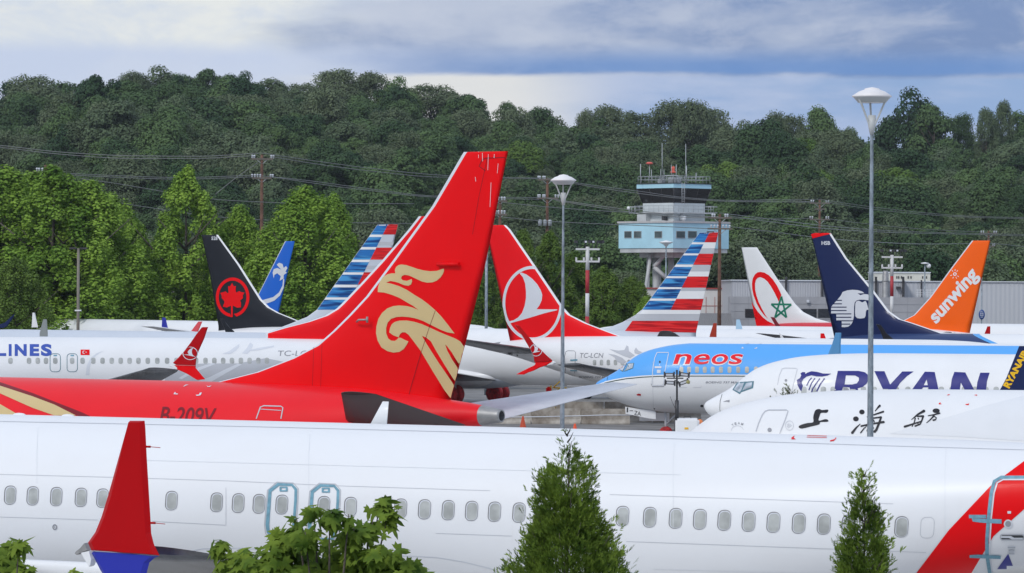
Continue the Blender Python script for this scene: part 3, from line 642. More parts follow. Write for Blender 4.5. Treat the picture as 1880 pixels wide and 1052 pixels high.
B.decal('rear_door', stroke(Z(370, 260, 1.9845, [(200, 1010), (215, 968), (228, 963), (290, 965), (297, 970), (290, 1010)]), 2.0) + stroke(Z(370, 260, 1.9845, [(213, 975), (290, 980)]), 1.2), B.fus, LGREY, .013, 6, parent=B.root)

# ---- 3: white jet behind it, seen between the red jet and the trees
C = Plane('white jet with blue LINES lettering, a small red flag and a red winglet', 17.4, 5.45, 116, 217, 5, l1=38.0)
C.fin([(769, 397), (750, 421.4), (700.8, 479), (664, 519), (628, 557), (617.4, 567), (596, 580), (564, 591), (521, 602), (487, 612)], [(818, 397), (795, 500), (775, 612)], RED2, PGREY)
C.tail_cone(); C.std(); C.engine(1, WHITE); C.engine(-1, WHITE)
wC = C.wing(1, RED, RED, wl_on=False)
zc_ = lambda p: Z(300, 590, 8.09, p)
wl = C.slab('winglet', zc_([(590, 84), (664, 84), (610, 250), (520, 450), (490, 560), (480, 655), (350, 652), (190, 648), (140, 618), (230, 530), (300, 450), (400, 320), (500, 200)]), -17.8, .12, DRED, wC)
C.slab('lower_winglet', zc_([(150, 650), (200, 650), (350, 654), (482, 657), (480, 690), (520, 740), (570, 800), (622, 860), (520, 872), (440, 830), (330, 770), (210, 716), (200, 690)]), -17.75, .12, RED, wC)
C.slab('wing_tip_light', zc_([(85, 662), (140, 645), (190, 660), (212, 690), (210, 715), (180, 705)]), -17.7, .14, WHITE, wC)
turk_logo(C, wl, 300 + 398 / 8.09, 590 + 475 / 8.09, 113 / 8.09, 98 / 8.09, True, PGREY, .1)
C.letters('title_letter', [('A', -92, -66), ('I', -60, -54), ('R', -48, -25), ('L', -12, 11.3), ('I', 16, 21.3), ('N', 27, 49), ('E', 54.6, 71.9), ('S', 75.2, 95.0)], 652.3, (0, -20.3), C.fus, TXTB, .05)
C.decal('flag', [[(148, 642), (164.5, 642), (164.5, 652), (148, 652)]], C.fus, RED, .014, 5)
C.decal('flag_crescent', [[ell(154.3, 647, 3.0, 3.0, 20), ell(155.2, 647, 2.3, 2.3, 20)], [(157, 647), (159.3, 646), (158, 647.8), (158, 645.6), (159.3, 648.2)]], C.fus, PGREY, .018, 5)
C.windows([19.3, 53.3, 69.3, 84.4, 101.4, 132.4, 151.7] + [171.2, 188.2, 205.1, 221.5, 237.9, 254.1, 271.3, 288.8, 306.8, 324, 342, 360, 377.3, 393.5, 409.7, 425.8, 442.2, 458.2, 474.3, 490], 662.4, 8.2, 11.2)
for x in (101.4, 132.6):
    C.decal('overwing_exit', stroke(rrect(x, 666, 19, 33, 6), 1.1, True), C.fus, TEAL, .014, 6, parent=C.root)
    C.decal('exit_handle', [rrect(x, 652.8, 6.5, 2.4, .5)], C.fus, TAPE, .016, 6)
C.text('registration', 'TC-LCE', (509, 653.5), (573, 653.5), (1.5, -9.5), C.fus, MGREY, .0, 'T', .014)
sw = lambda p: Z(0, 560, 3.896, p)
C.decals('tulip_swirl', [sw([(740, 328), (690, 345), (650, 375), (622, 430), (612, 500), (640, 500), (640, 450), (655, 400), (690, 360)]), sw([(1590, 350), (1640, 330), (1680, 300), (1712, 280), (1712, 300), (1690, 325), (1650, 350)]), sw([(1730, 345), (1765, 310), (1790, 268), (1810, 285), (1800, 320), (1770, 350)]), sw([(1740, 332), (1860, 305), (1960, 290), (1960, 300), (1860, 322)])], C.fus, PGREY, .011, 8)
C.decal('grey_swirl', [sw([(1180, 500), (1270, 440), (1400, 420), (1520, 418), (1700, 418), (1900, 380), (2100, 420), (1900, 500), (1500, 560), (1180, 560)])], C.fus, LGREY, .010, 8)
C.decals('pale_swirl', [sw([(1276, 524), (1330, 490), (1420, 445), (1520, 415), (1545, 420), (1440, 462), (1340, 508), (1300, 530)]), sw([(1400, 550), (1500, 515), (1600, 465), (1700, 420), (1730, 425), (1620, 485), (1500, 555)])], C.fus, PGREY, .013, 8)

# ---- 4: black tail with a leaf roundel (nose to the right)
Dp = Plane('white jet with a black fin carrying a red maple leaf roundel', 37.4, 5.1, 401.5, 290, 149, l1=38.0)
Dp.fin(Z(350, 400, 4.675, [(235, 145), (420, 400), (610, 700), (680, 770), (760, 815), (930, 885)]), Z(350, 400, 4.675, [(95, 145), (165, 480), (240, 930)]), BLACK, WHITE)
Dp.tail_cone(); Dp.belly(); Dp.gear(nose=False); Dp.stab(1, WHITE)
z5 = lambda p: Z(380, 480, 8.767, p)
Dp.decal('roundel', [[z5(ell(415, 577, 270, 318, 48, PI * .52, PI * 2.47)) + z5(ell(415, 577, 222, 268, 48, PI * 2.47, PI * .52))],
                     z5([(407, 343), (432, 398), (470, 395), (462, 440), (468, 490), (480, 500), (520, 475), (545, 490), (607, 503), (578, 545), (582, 590), (535, 630), (550, 660), (550, 738), (490, 745), (418, 708), (418, 890), (392, 900), (388, 710), (325, 740), (258, 728), (285, 655), (270, 620), (238, 590), (240, 555), (218, 505), (280, 490), (300, 478), (335, 512), (350, 500), (345, 440), (342, 395), (375, 400)])], Dp.finob, RED, .02, 6)
Dp.text('fin_number', '528', (388.5, 440.5), (399.5, 440.5), (0, -6.2), Dp.finob, PGREY, .02, '5', .02)
z5b = lambda p: Z(820, 590, 6.1875, p)

# ---- 5: blue fin with a palm, far back
E = Plane('far white jet with a slim blue fin carrying a white palm', 37.4, 5.1, 509, 326, -46, l1=38.0)
E.fin(Z(350, 400, 4.675, [(810, 200), (585, 650), (520, 770), (440, 850)]), Z(350, 400, 4.675, [(893, 200), (740, 880)]), BLUE, PGREY)
E.tail_cone(); E.std()
E.decal('palm_emblem', [Z(350, 400, 4.675, p) for p in ([(705, 470), (715, 440), (745, 430), (780, 445), (740, 402), (760, 385), (790, 395), (800, 430), (820, 413), (832, 430), (815, 460), (828, 470), (800, 490), (800, 520), (765, 540), (775, 500), (745, 475), (720, 490), (715, 520)], [(795, 522), (790, 580), (760, 640), (710, 680), (620, 705), (600, 700), (640, 735), (655, 735), (720, 710), (770, 665), (800, 600), (805, 530)])], E.finob, PGREY, .02, 6)
# ---- 6, 7: silver jets with flag-striped fins
zA = lambda y: (y - 400) * 4.675
G = Plane('silver jet with a blue, white and red striped fin left of the tall red fin', 37.4, 5.1, 688, 241, -32, SILVER, l1=38.0)
leG = lambda y: np.interp(y, [411.8, 568.6, 581.8, 594.7, 611.8], [693.3, 582, 564, 531.8, 487]); teG = lambda y: 730.8 - (y - 411.8) * .24
G.fin([(leG(y), y) for y in (411.8, 568.6, 581.8, 594.7, 611.8)], [(teG(412), 412), (teG(612), 612)], SILVER, PGREY)
yy = lambda a, b: (400 + a / 4.675, 400 + b / 4.675)
bdG = lambda y: 350 + (1695 - (zA(y) - 55) * .5) / 4.675
BLUG = [(55, 143), (165, 250), (272, 358), (380, 467), (488, 573), (597, 682), (703, 788)]
stripes(G, leG, teG, bdG, [yy(*q) for q in BLUG], [yy(55, 143), yy(255, 358), yy(467, 573), yy(682, 788)], [yy(205, 235) + (bdG,), yy(410, 440) + (bdG,), yy(620, 655) + (bdG,)])
G.tail_cone(); G.std(); G.engine(1, SILVER); G.engine(-1, SILVER)
G.decals('white_bar', [[(leG(a) + 1, a), (bdG(a), a), (bdG(b), b), (leG(b) + 1, b)] for a, b in [yy(BLUG[i][1] + 1, BLUG[i + 1][0] - 1) for i in range(6)]], G.finob, WHITE, .013, 6)
H = Plane('silver jet with a striped blue, white and red fin below the control tower', 37.4, 5.1, 1279, 268, -35, SILVER, l1=38.0)
zB = lambda y: (y - 400) * 4.178; yb = lambda a, b: (400 + a / 4.178, 400 + b / 4.178)
leH = lambda y: np.interp(y, [427, 568.5, 578, 591.5, 601, 606], [1284.5, 1179, 1167, 1143, 1119, 1085]); teH = lambda y: 880 + (1833 - (zB(y) - 113) * .223) / 4.178
bdH = lambda y: 880 + (1765 - (zB(y) - 113) * .5) / 4.178
H.fin([(leH(y), y) for y in (427, 568.5, 578, 591.5, 601, 606)], [(teH(427), 427), (teH(611), 611)], SILVER, PGREY)
BL = [(113, 187), (203, 272), (288, 357), (377, 447), (463, 531), (547, 618), (636, 704)]
stripes(H, leH, teH, bdH, [yb(*q) for q in BL], [yb(113, 187), yb(275, 360), yb(450, 535), yb(622, 706)], [yb(235, 272) + (bdH,), yb(365, 410) + (bdH,), yb(537, 560) + (bdH,), yb(738, 790) + (lambda y: leH(y) + 1,)])
H.decals('white_bar', [[(leH(a) + 1, a), (bdH(a), a), (bdH(b), b), (leH(b) + 1, b)] for a, b in [yb(BL[i][1] + 1, BL[i + 1][0] - 1) for i in range(6)]] + [[(bdH(a), a), (teH(a), a), (teH(b), b), (bdH(b), b)] for a, b in (yb(188, 234), yb(411, 449), yb(561, 620))] + [[(leH(a), a), (teH(a), a), (teH(b), b), (leH(b), b)] for a, b in (yb(707, 737),)], H.finob, WHITE, .0125, 6)
H.decal('red_base_bar', [[(880 + 1175 / 4.178, 589), (teH(589), 589), (teH(610.6), 610.6), (880 + 1115 / 4.178, 608.5)]], H.finob, STRR, .014, 6)
H.tail_cone(); H.belly(); H.gear(REDCOV); H.wing(1, wl_on=False, fair=False)
H.windows([830, 842, 854, 865.5, 877, 888], 643, 5.4, 8.6)
# near tailplane, dark underside showing above the next jet
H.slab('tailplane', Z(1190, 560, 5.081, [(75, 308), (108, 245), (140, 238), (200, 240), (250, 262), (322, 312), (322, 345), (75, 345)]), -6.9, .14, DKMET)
# ---- 8: red fin with a big white ring (nose to the right)
I = Plane('white jet with a ringed white bird on its red fin, marked TC-LCN', 37.4, 5.1, 936.5, 241, 149, l1=38.0)
I.fin(Z(880, 400, 4.178, [(205, 55), (240, 90), (435, 375), (640, 680), (700, 745), (830, 810), (960, 860), (1120, 920)]), [(891.3, 413), (898, 445.5), (936.7, 627)], RED2, WHITE)
I.tail_cone(); I.std(); I.engine(1)
I.stab(1, WINGG); I.stab(-1, WINGG)
turk_logo(I, I.finob, 900 + 430 / 5.5375, 450 + 591 / 5.5375, 304 / 5.5375, 380 / 5.5375, False, PGREY, .092)
wI = I.wing(1, DRED, RED, wl_on=False)
zi = lambda p: Z(820, 590, 6.1875, p)
wl = I.slab('winglet', zi([(772, 38), (810, 45), (860, 110), (920, 180), (985, 250), (1070, 320), (1140, 390), (1200, 442), (1170, 458), (1100, 462), (1010, 462), (1005, 420), (975, 360), (945, 310), (880, 200), (830, 120)]), 17.8, .12, DRED, wI)
I.slab('lower_winglet', zi([(1200, 444), (1205, 458), (1140, 500), (1060, 525), (980, 560), (915, 580), (860, 605), (788, 602), (850, 570), (930, 530), (1000, 500), (1020, 480), (1010, 462), (1100, 460)]), 17.75, .12, RED, wI)
I.slab('wing_tip_light', zi([(1200, 445), (1245, 468), (1215, 488), (1130, 500), (1150, 480)]), 17.7, .14, WHITE, wI)
turk_logo(I, wl, 820 + 1016 / 6.1875, 590 + 326 / 6.1875, 71 / 6.1875, 71 / 6.1875, False, PGREY, .1)
I.windows([1091.6, 1104.4, 1117, 1130, 1142.5, 1155, 1168, 1181], 665.5, 6.2, 10.2)
I.text('registration', 'TC-LCN', (1063.5, 656.8), (1106.5, 656.8), (1.6, -8.6), I.fus, MGREY, .004, 'T', .016)
I.text('type_title', 'BOEING 737 MAX', (1062.5, 694), (1121, 694), (1.0, -3.8), I.fus, MGREY, .012, 'B', .016)
zd = lambda p: Z(960, 640, 6.573, p)
I.decal('rear_door', stroke(zd([(515, 300), (505, 90), (520, 38), (545, 25), (620, 28), (637, 45), (622, 340), (628, 360), (530, 360)]), .9), I.fus, MGREY, .016, 6, parent=I.root)
I.decals('tape_strip', [zd([(572, 132), (660, 126), (655, 148), (575, 150)]), zd([(572, 256), (655, 258), (655, 272), (572, 270)])], I.fus, TAPE, .02, 6)
I.decal('door_sill', [zd([(528, 348), (630, 350), (630, 366), (528, 364)])], I.fus, DARK, .02, 6)
I.decal('tail_marking', stroke(zi([(655, 385), (700, 365), (745, 395), (748, 470), (700, 465), (662, 440)]), .9, True) + stroke(zi([(688, 400), (715, 402), (715, 440), (688, 438)]), .9, True) + stroke(zi([(700, 362), (750, 372)]), 1.6) + stroke(zi([(788, 492), (830, 500), (900, 550), (980, 580), (1060, 640)]), .8) + [zi([(790, 378), (815, 376), (808, 396)])] + stroke(zd([(705, 400), (745, 402), (760, 430), (725, 428)]), .8, True) + stroke(zd([(585, 425), (620, 425), (635, 445), (600, 440)]), .8, True), I.fus, DARK, .016, 6)
I.decals('tulip_swirl', [Z(1080, 600, 4.675, p) for p in ([(170, 232), (230, 240), (290, 265), (330, 300), (300, 320), (250, 300), (225, 262)], [(180, 192), (260, 205), (310, 200), (330, 160), (345, 170), (350, 210), (400, 245), (360, 270), (300, 250), (240, 222)], [(395, 205), (410, 178), (430, 205), (465, 218), (430, 235), (400, 228)])], I.fus, LGREY, .014, 7)
# ---- 9: blue and white jet, nose left
NL = Plane('blue over white jet with red neos lettering', 0, 2.9, 1093, 214, -9, None, l1=38.0)
def to_lz(pl, pts):
    out = []
    for x, y in pts:
        h, n, i, d = pl.bv[pl.fus.name].ray_cast(pl.o, pl.lray(x, y).normalized())
        if h is not None: out.append((h.x, h.z))
    return out
lineN = [(1096, 706), (1110, 701), (1130, 696.5), (1150, 693), (1180, 690), (1210, 688.5), (1260, 688), (1340, 688), (1400, 688.5)]
lz = to_lz(NL, lineN); lz = [(-.2, lz[0][1] - .05)] + lz; lz = [(max(0, a), b) for a, b in lz] + [(24, lz[-1][1]), (40, lz[-1][1] + .1)]
MN = split_mat('blue_over_white', (0.80, 0.815, 0.83), [('above', lz, (0.11, 0.40, 0.86, 1)), ('lin', (0, 1, 5.34), (0.80, 0.815, 0.83, 1))])
NL.fus.data.materials[0] = MN; NL.fmat = WHITE
NL.fin([(2280, 430), (2200, 540), (2120, 625)], [(2330, 430), (2300, 625)], SKYB); NL.tail_cone(); NL.belly(); NL.engine(1); NL.stab(1); NL.gear(REDCOV, doors=False)
wN = NL.wing(1, SKYB, wl_on=False)
zn = lambda p: Z(1080, 640, 5.529, p)
NL.decal('cheat_line', stroke([(a, b + 2.4) for a, b in lineN[1:]], 1.5), NL.fus, paint('dark_green_line', (.012, .05, .035)), .016, 8)
NL.decal('cheat_line_white', stroke([(a, b + .6) for a, b in lineN[1:]], 2.2), NL.fus, WHITE, .013, 8)
NE = [('n', 1236, 1266), ('e', 1271.5, 1300), ('o', 1304, 1333.5), ('s', 1337, 1360)]
NL.letters('letter_outline', NE, 668.2, (6.0, -17.4), NL.fus, WHITE, .045, 'x', .018, .9)
NL.letters('title_letter', NE, 668.2, (6.0, -17.4), NL.fus, paint('red_letters', (.80, .006, .02)), .012, 'x', .03, 0)
NL.windows([1251.1, 1265, 1279.6, 1293.9, 1308.4, 1323.6, 1339.3, 1355.3, 1371.3, 1388, 1404.5, 1421, 1437.5], 679, 7.2, 11.6, pm=BEIGE)
NL.decal('windshield', [zn([(303, 208), (345, 154), (397, 151), (375, 190), (352, 238)]), zn([(362, 236), (384, 195), (405, 151), (467, 146), (456, 200), (420, 215)])], NL.fus, TEAL, .014, 5, parent=NL.root)
NL.decal('pane', [zn([(312, 206), (349, 160), (388, 156), (366, 196), (349, 228)]), zn([(372, 226), (392, 196), (409, 157), (459, 152), (449, 195), (418, 208)])], NL.fus, GLASSD, .018, 5)
NL.decal('front_door', stroke(Z(1080, 600, 4.675, [(590, 225), (600, 222), (690, 222), (688, 240), (655, 400), (648, 480), (640, 500), (560, 503), (547, 485), (553, 380), (570, 270)]), 1.3, True), NL.fus, PGREY, .02, 6, parent=NL.root)
NL.decal('door_sill', stroke(Z(1080, 600, 4.675, [(540, 488), (550, 512), (648, 512), (655, 490)]), 1.1), NL.fus, MGREY, .022, 6)
NL.decals('door_mark', [Z(1080, 600, 4.675, p) for p in ([(570, 340), (628, 340), (628, 355), (572, 356)], [(590, 370), (622, 370), (622, 398), (590, 398)], [(608, 325), (616, 318), (616, 334)])], NL.fus, PGREY, .02, 6)
NL.decal('door_window', [ell(1080 + 615 / 4.675, 600 + 302 / 4.675, 1.6, 2, 12)], NL.fus, DARK, .02, 6)
NL.decal('radome_joint', stroke(Z(1080, 600, 4.675, [(172, 415), (163, 450), (163, 510), (170, 550)]), .7), NL.fus, DARK, .014, 6)
NL.text('type_title', 'BOEING 737 MAX 8', (1295.5, 703.6), (1365, 703.6), (1, -3.6), NL.fus, MGREY, .012, 'B', .016)
NL.decals('probe_cover', [Z(1080, 600, 4.675, p) for p in ([(195, 520), (215, 512), (240, 516), (240, 530), (215, 530)], [(415, 580), (430, 572), (452, 575), (452, 590), (420, 588)])], NL.fus, REDCOV, .02, 6)
NL.decals('panel_mark', stroke(Z(1080, 600, 4.675, [(765, 520), (850, 520)]), .5) + stroke(Z(1080, 600, 4.675, [(900, 520), (968, 520), (968, 505)]), .6) + stroke(Z(1080, 600, 4.675, [(555, 300), (555, 550), (560, 700)]), .4), NL.fus, LGREY, .012, 7)
NL.decals('rescue_mark', [Z(1080, 600, 4.675, p) for p in ([(1345, 148), (1375, 140), (1382, 144), (1360, 150)], [(1465, 148), (1490, 141), (1485, 150)], [(1312, 186), (1325, 172), (1336, 188)], [(1422, 190), (1450, 175), (1448, 188)])], NL.fus, PGREY, .016, 6)
gd = NL.slab('nose_gear_board', Z(1080, 640, 5.529, [(375, 590), (440, 602), (640, 628), (686, 640), (686, 718), (600, 705), (380, 662)]), -.42, .05, WHITE)
NL.text('board_number', 'I-', (1150.5, 757), (1162, 757), (.3, -9), gd, DARK, .0, 'I', .02); NL.text('board_number', 'ZA', (1164.5, 761.5), (1176.5, 763.5), (.3, -7.6), gd, DARK, .0, 'Z', .02)
NL.decals('belly_vent', [ell(1080 + 975 / 4.675, 600 + 678 / 4.675, 3, 2.2, 12), ell(1080 + 568 / 4.675, 600 + 702 / 4.675, 1.6, 1.2, 10)], NL.fus, DARK, .016, 6)
NL.slab('winglet', Z(1440, 600, 4.26, [(400, 46), (446, 46), (441, 140), (440, 238), (330, 240), (350, 195), (375, 130), (390, 80)]), -17.6, .12, paint('winglet_blue', (.09, .27, .50)), wN)
# ---- 10: white jet with big indigo title, nose left
K = Plane('white jet with giant indigo RYAN letters and a harp, nose ahead of the blue jet', 0, 2.9, 1293, 177, -12, None, l1=38.0)
K.fin([(2600, 400), (2520, 520), (2420, 655)], [(2660, 400), (2620, 655)], NAVY); K.tail_cone(); K.std(); K.engine(1); K.stab(1)
wK = K.wing(1, NAVY, wl_on=False)
zk = lambda p: Z(1640, 540, 5.258, p); z8 = lambda p: Z(1460, 680, 6.714, p)
K.decal('title', [[z8([(525, 8), (780, 8), (860, 25), (905, 65), (905, 110), (880, 165), (830, 205), (770, 222), (805, 330), (700, 330), (670, 210), (590, 205), (560, 330), (470, 330), (478, 290), (495, 150)]), z8([(625, 62), (740, 65), (785, 90), (785, 125), (760, 160), (700, 175), (608, 175)])],
                  z8([(975, 10), (1100, 12), (1170, 175), (1320, 15), (1460, 15), (1380, 70), (1290, 160), (1235, 248), (1215, 330), (1090, 330), (1100, 270)]),
                  [zk([(305, 750), (400, 753), (440, 935), (450, 980), (350, 980), (345, 935), (338, 900), (290, 900), (255, 935), (225, 980), (140, 980), (172, 935)]), zk([(322, 825), (333, 880), (294, 880)])],
                  zk([(590, 752), (695, 757), (790, 940), (805, 980), (720, 980), (652, 855), (640, 940), (630, 980), (545, 980), (548, 940), (565, 820)]), zk([(840, 760), (930, 760), (905, 840), (895, 945), (890, 980), (800, 980), (800, 945), (812, 850)])], K.fus, paint('indigo_letters', (.022, .025, .20)), .014, 8)
K.decal('harp_emblem', [z8(p) for p in ([(20, 120), (60, 95), (75, 62), (65, 40), (90, 22), (125, 25), (122, 48), (150, 30), (200, 12), (270, 20), (340, 40), (445, 42), (400, 65), (330, 78), (260, 75), (200, 62), (140, 78), (100, 110), (80, 150), (95, 190), (75, 260), (50, 225), (28, 180)], [(105, 300), (150, 290), (160, 310), (110, 312)])] + stroke(z8([(203, 92), (170, 130), (142, 188)]), 2.0) + stroke(z8([(243, 98), (200, 160), (168, 245)]), 2.0) + stroke(z8([(305, 102), (260, 160), (215, 230), (195, 300)]), 2.2) + stroke(z8([(362, 100), (310, 170), (265, 260)]), 2.4), K.fus, paint('indigo_letters', (.022, .025, .20)), .014, 6)
K.windows([1475.9, 1493.8, 1511.6, 1529.7, 1551, 1566.3, 1585.3, 1605, 1625.7, 1645.7, 1666.8, 1689, 1708, 1728.3, 1748, 1770.3, 1790, 1810, 1828.9], lambda x: 717.5 + (x < 1540) * (1540 - x) * .0, 9.8, 15)
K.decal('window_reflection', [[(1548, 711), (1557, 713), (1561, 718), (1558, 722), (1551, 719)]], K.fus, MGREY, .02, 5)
zw = lambda p: Z(1080, 640, 5.529, p)
K.decal('windshield', [zw([(1465, 420), (1512, 343), (1605, 336), (1562, 430), (1540, 464)]), zw([(1548, 446), (1600, 337), (1683, 331), (1674, 402), (1565, 440)])], K.fus, TEAL, .014, 5, parent=K.root)
K.decal('pane', [zw([(1480, 416), (1522, 355), (1585, 348), (1555, 425), (1540, 446)]), zw([(1566, 426), (1606, 350), (1666, 344), (1660, 392)])], K.fus, GLASSD, .019, 5)
K.decal('radome_joint', stroke(Z(1080, 600, 4.675, [(1150, 580), (1133, 640), (1130, 700), (1135, 745)]), .8), K.fus, DARK, .014, 6)
K.decal('front_door', stroke(Z(1080, 600, 4.675, [(1625, 500), (1640, 420), (1665, 362), (1690, 355), (1780, 357), (1795, 365), (1760, 500), (1742, 590)]), .8), K.fus, LGREY, .016, 6, parent=K.root)
K.decal('door_window', [ell(1443, 698.5, 2.4, 2.4, 14)], K.fus, MGREY, .016, 6)
K.decal('probe', [Z(1080, 600, 4.675, [(1155, 645), (1190, 632), (1215, 628), (1212, 648), (1190, 642)])], K.fus, MGREY, .02, 6)
wk2 = K.slab('winglet', [(1832, 721), (1838, 712), (1848, 693), (1872, 635), (1905, 635), (1912, 720)], -17.7, .14, NAVY, wK)
K.text('winglet_title', 'RYANAIR', (1852.5, 713.5), (1889, 645), (-10.5, -5.4), wk2, YEL, .05, 'R', .02, 5, 1.0)
# ---- 11: white jet with brushed characters, nose left
L = Plane('white jet with three brushed black characters beside its front door', 0, 2.9, 1161, 111.5, -8, None, l1=38.0)
L.belly(); L.gear(main=False); L.engine(1); L.fin([(3200, 200), (3000, 520), (2900, 715)], [(3300, 200), (3240, 715)], WHITE); L.tail_cone(); L.wing(1, WHITE, zt=4.1)
z9 = z8
L.decal('brush_character', [z9(smooth_loop([(240, 510), (265, 485), (300, 480), (330, 492), (400, 486), (406, 505), (385, 525), (322, 525), (302, 560), (290, 622), (370, 603), (405, 615), (402, 634), (310, 640), (295, 668), (200, 692), (90, 718), (50, 710), (45, 690), (80, 670), (150, 652), (222, 640), (222, 580)], 3))], L.fus, INK, .012, 7)
def brush(name, strokes, dots):
    P_ = [z9(ell(*d, 20)) for d in dots]; k = 0
    o = None
    for pts, w0, w1 in strokes:          # a tapering stroke with round ends
        pts = [np.array(p, float) for p in pts]; n = len(pts); lf = []; rt = []
        for i_, p in enumerate(pts):
            d = pts[min(i_ + 1, n - 1)] - pts[max(i_ - 1, 0)]; d /= np.hypot(*d); nn = np.array((-d[1], d[0])) * (w0 + (w1 - w0) * i_ / (n - 1)) / 2
            if i_ == 0: lf.append(p - d * w0 * .35)
            lf.append(p + nn); rt.append(p - nn)
            if i_ == n - 1: lf.append(p + d * w1 * .35)
        P_.append(z9([tuple(q) for q in lf + rt[::-1]]))
    c = L.decal(name, [P_[0]], L.fus, INK, .012, 5)
    for q in P_[1:]: k += 1; L.decal('brush_stroke', [q], L.fus, INK, .012 + .0008 * k, 5, parent=L.root)
brush('brush_character', [([(700, 775), (755, 705), (802, 662)], 34, 8), ([(810, 690), (900, 668), (960, 655)], 22, 14), ([(985, 505), (1020, 460), (1045, 436)], 10, 28), ([(885, 578), (985, 545), (1090, 510)], 12, 22),
   ([(900, 600), (1060, 578)], 14, 20), ([(1060, 575), (1035, 650), (1000, 735), (975, 760)], 22, 34), ([(940, 600), (905, 690), (885, 750)], 22, 14), ([(870, 690), (960, 660), (1095, 638)], 12, 26), ([(805, 772), (850, 715), (870, 700)], 16, 10), ([(885, 752), (990, 757)], 16, 22), ([(965, 615), (975, 640)], 14, 14), ([(950, 690), (965, 715)], 14, 16)], [(822, 515, 33, 29), (748, 600, 35, 30)])
brush('brush_character', [([(1432, 610), (1510, 545), (1592, 500)], 8, 34), ([(1480, 590), (1468, 640), (1440, 695)], 16, 12), ([(1500, 568), (1580, 566)], 16, 22), ([(1580, 562), (1560, 620), (1535, 672)], 22, 16), ([(1345, 697), (1430, 670), (1560, 628)], 26, 14), ([(1475, 690), (1535, 668)], 20, 20), ([(1515, 590), (1520, 606)], 14, 14), ([(1505, 645), (1515, 660)], 14, 14),
   ([(1637, 562), (1710, 550), (1783, 530)], 10, 18), ([(1712, 560), (1665, 610), (1618, 650)], 20, 8), ([(1705, 562), (1740, 590), (1728, 612), (1698, 618)], 10, 22)], [(1737, 500, 44, 28)])
L.decal('front_door', stroke(Z(1080, 600, 4.675, [(1440, 900), (1462, 830), (1495, 755), (1520, 725), (1550, 715), (1700, 715), (1715, 725), (1690, 800), (1650, 900), (1640, 930)]), 1.9), L.fus, LGREY, .012, 6, parent=L.root)
L.decal('door_window', [ell(1413, 789.5, 3.8, 3.8, 18)], L.fus, MGREY, .014, 6)
L.decal('round_badge', stroke(ell(1449.5, 781.5, 7.5, 8.5, 26), .7, True) + stroke([(1444.5, 784), (1452, 779)], .8) + stroke([(1446.5, 786), (1454, 781)], .8) + stroke([(1445, 781), (1449, 777.5)], .8), L.fus, LGREY, .012, 6)
for ch, x, y, a in (('T', 1345, 783.5, -.5), ('E', 1349.5, 780.5, -.25), ('A', 1355, 779.3, 0), ('M', 1360.5, 780.3, .3)):
    L.text('badge_text', ch, (x, y), (x + 3.6 * math.cos(a), y + 3.6 * math.sin(a)), (4.2 * math.sin(a), -4.2 * math.cos(a)), L.fus, MGREY, .01, 'E', .014)
L.decal('badge_arc', stroke(ell(1354, 791, 11, 9, 20, PI, 2 * PI), .6), L.fus, LGREY, .011, 6)
L.decals('rescue_mark', [Z(1440, 600, 4.26, p) for p in ([(1207, 600), (1222, 592), (1220, 602), (1234, 606), (1210, 608)], [(1415, 606), (1440, 604), (1446, 596), (1442, 614), (1420, 612)], [(1270, 536), (1285, 530), (1298, 531), (1280, 538)], [(1484, 535), (1508, 532), (1506, 541)])], L.fus, RED, .012, 6)
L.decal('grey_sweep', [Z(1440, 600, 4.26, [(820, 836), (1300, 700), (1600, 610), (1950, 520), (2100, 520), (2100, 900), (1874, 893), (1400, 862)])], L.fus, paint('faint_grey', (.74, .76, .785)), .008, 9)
# ---- 12: navy fin with an eagle head (nose to the right)
MM = split_mat('navy_tail_white_body', (0.80, 0.815, 0.83), [('lin', (1, -3, 10.0), (0.10, 0.38, 0.80, 1)), ('lin', (1, -3, 10.5), (0.030, 0.055, 0.15, 1))])
N = Plane('white jet with a navy tail and fin carrying a white eagle head', 37.4, 5.1, 1532, 266, 149, MM, l1=38.0)
N.fin(Z(1320, 400, 3.357, [(690, 93), (790, 250), (960, 455), (1050, 575), (1120, 625), (1200, 650), (1380, 712), (1420, 725)]), [(1489, 428), (1531.5, 617.5)], NAVY, WHITE)
N.tail_cone(38.0, NAVY); N.fmat = WHITE; N.std(); N.engine(1)
zm = lambda p: Z(1500, 500, 7.514, p)
eagle = [(355, 270), (420, 248), (490, 240), (560, 245), (620, 262), (655, 288), (560, 290), (600, 315), (650, 300), (700, 303), (735, 325), (760, 370), (757, 405), (720, 388), (650, 378), (580, 378), (540, 392), (520, 420), (512, 480), (512, 600), (495, 680), (470, 720), (430, 750), (380, 757), (342, 755), (342, 665), (268, 662), (268, 570), (196, 566), (196, 475), (240, 425), (290, 370), (330, 320)]
N.decal('eagle_emblem', [zm(eagle), zm([(530, 430), (545, 400), (580, 390), (625, 415), (670, 393), (690, 430), (705, 490), (715, 515), (685, 520), (675, 540), (672, 600), (655, 630), (600, 637), (555, 632), (530, 605), (526, 540)])], N.finob, PGREY, .016, 6)
N.decal('eagle_bars', [zm([(a - 3, y - 7), (b, y - 7), (b, y + 7), (a - 3, y + 7)]) for a, b, y in ((265, 345, 386), (225, 345, 434), (192, 410, 480), (192, 410, 527), (192, 475, 573), (264, 475, 620), (264, 505, 668), (338, 460, 714))], N.finob, NAVY, .022, 6)
N.decal('red_tip', [Z(1320, 400, 3.357, [(566, 88), (694, 88), (694, 98), (640, 110), (574, 127)])], N.finob, RED, .016, 5)
N.text('fin_letters', 'HSB', (1508.5, 449.3), (1524.5, 449.3), (0, -6.6), N.finob, PGREY, .03, 'H', .02)
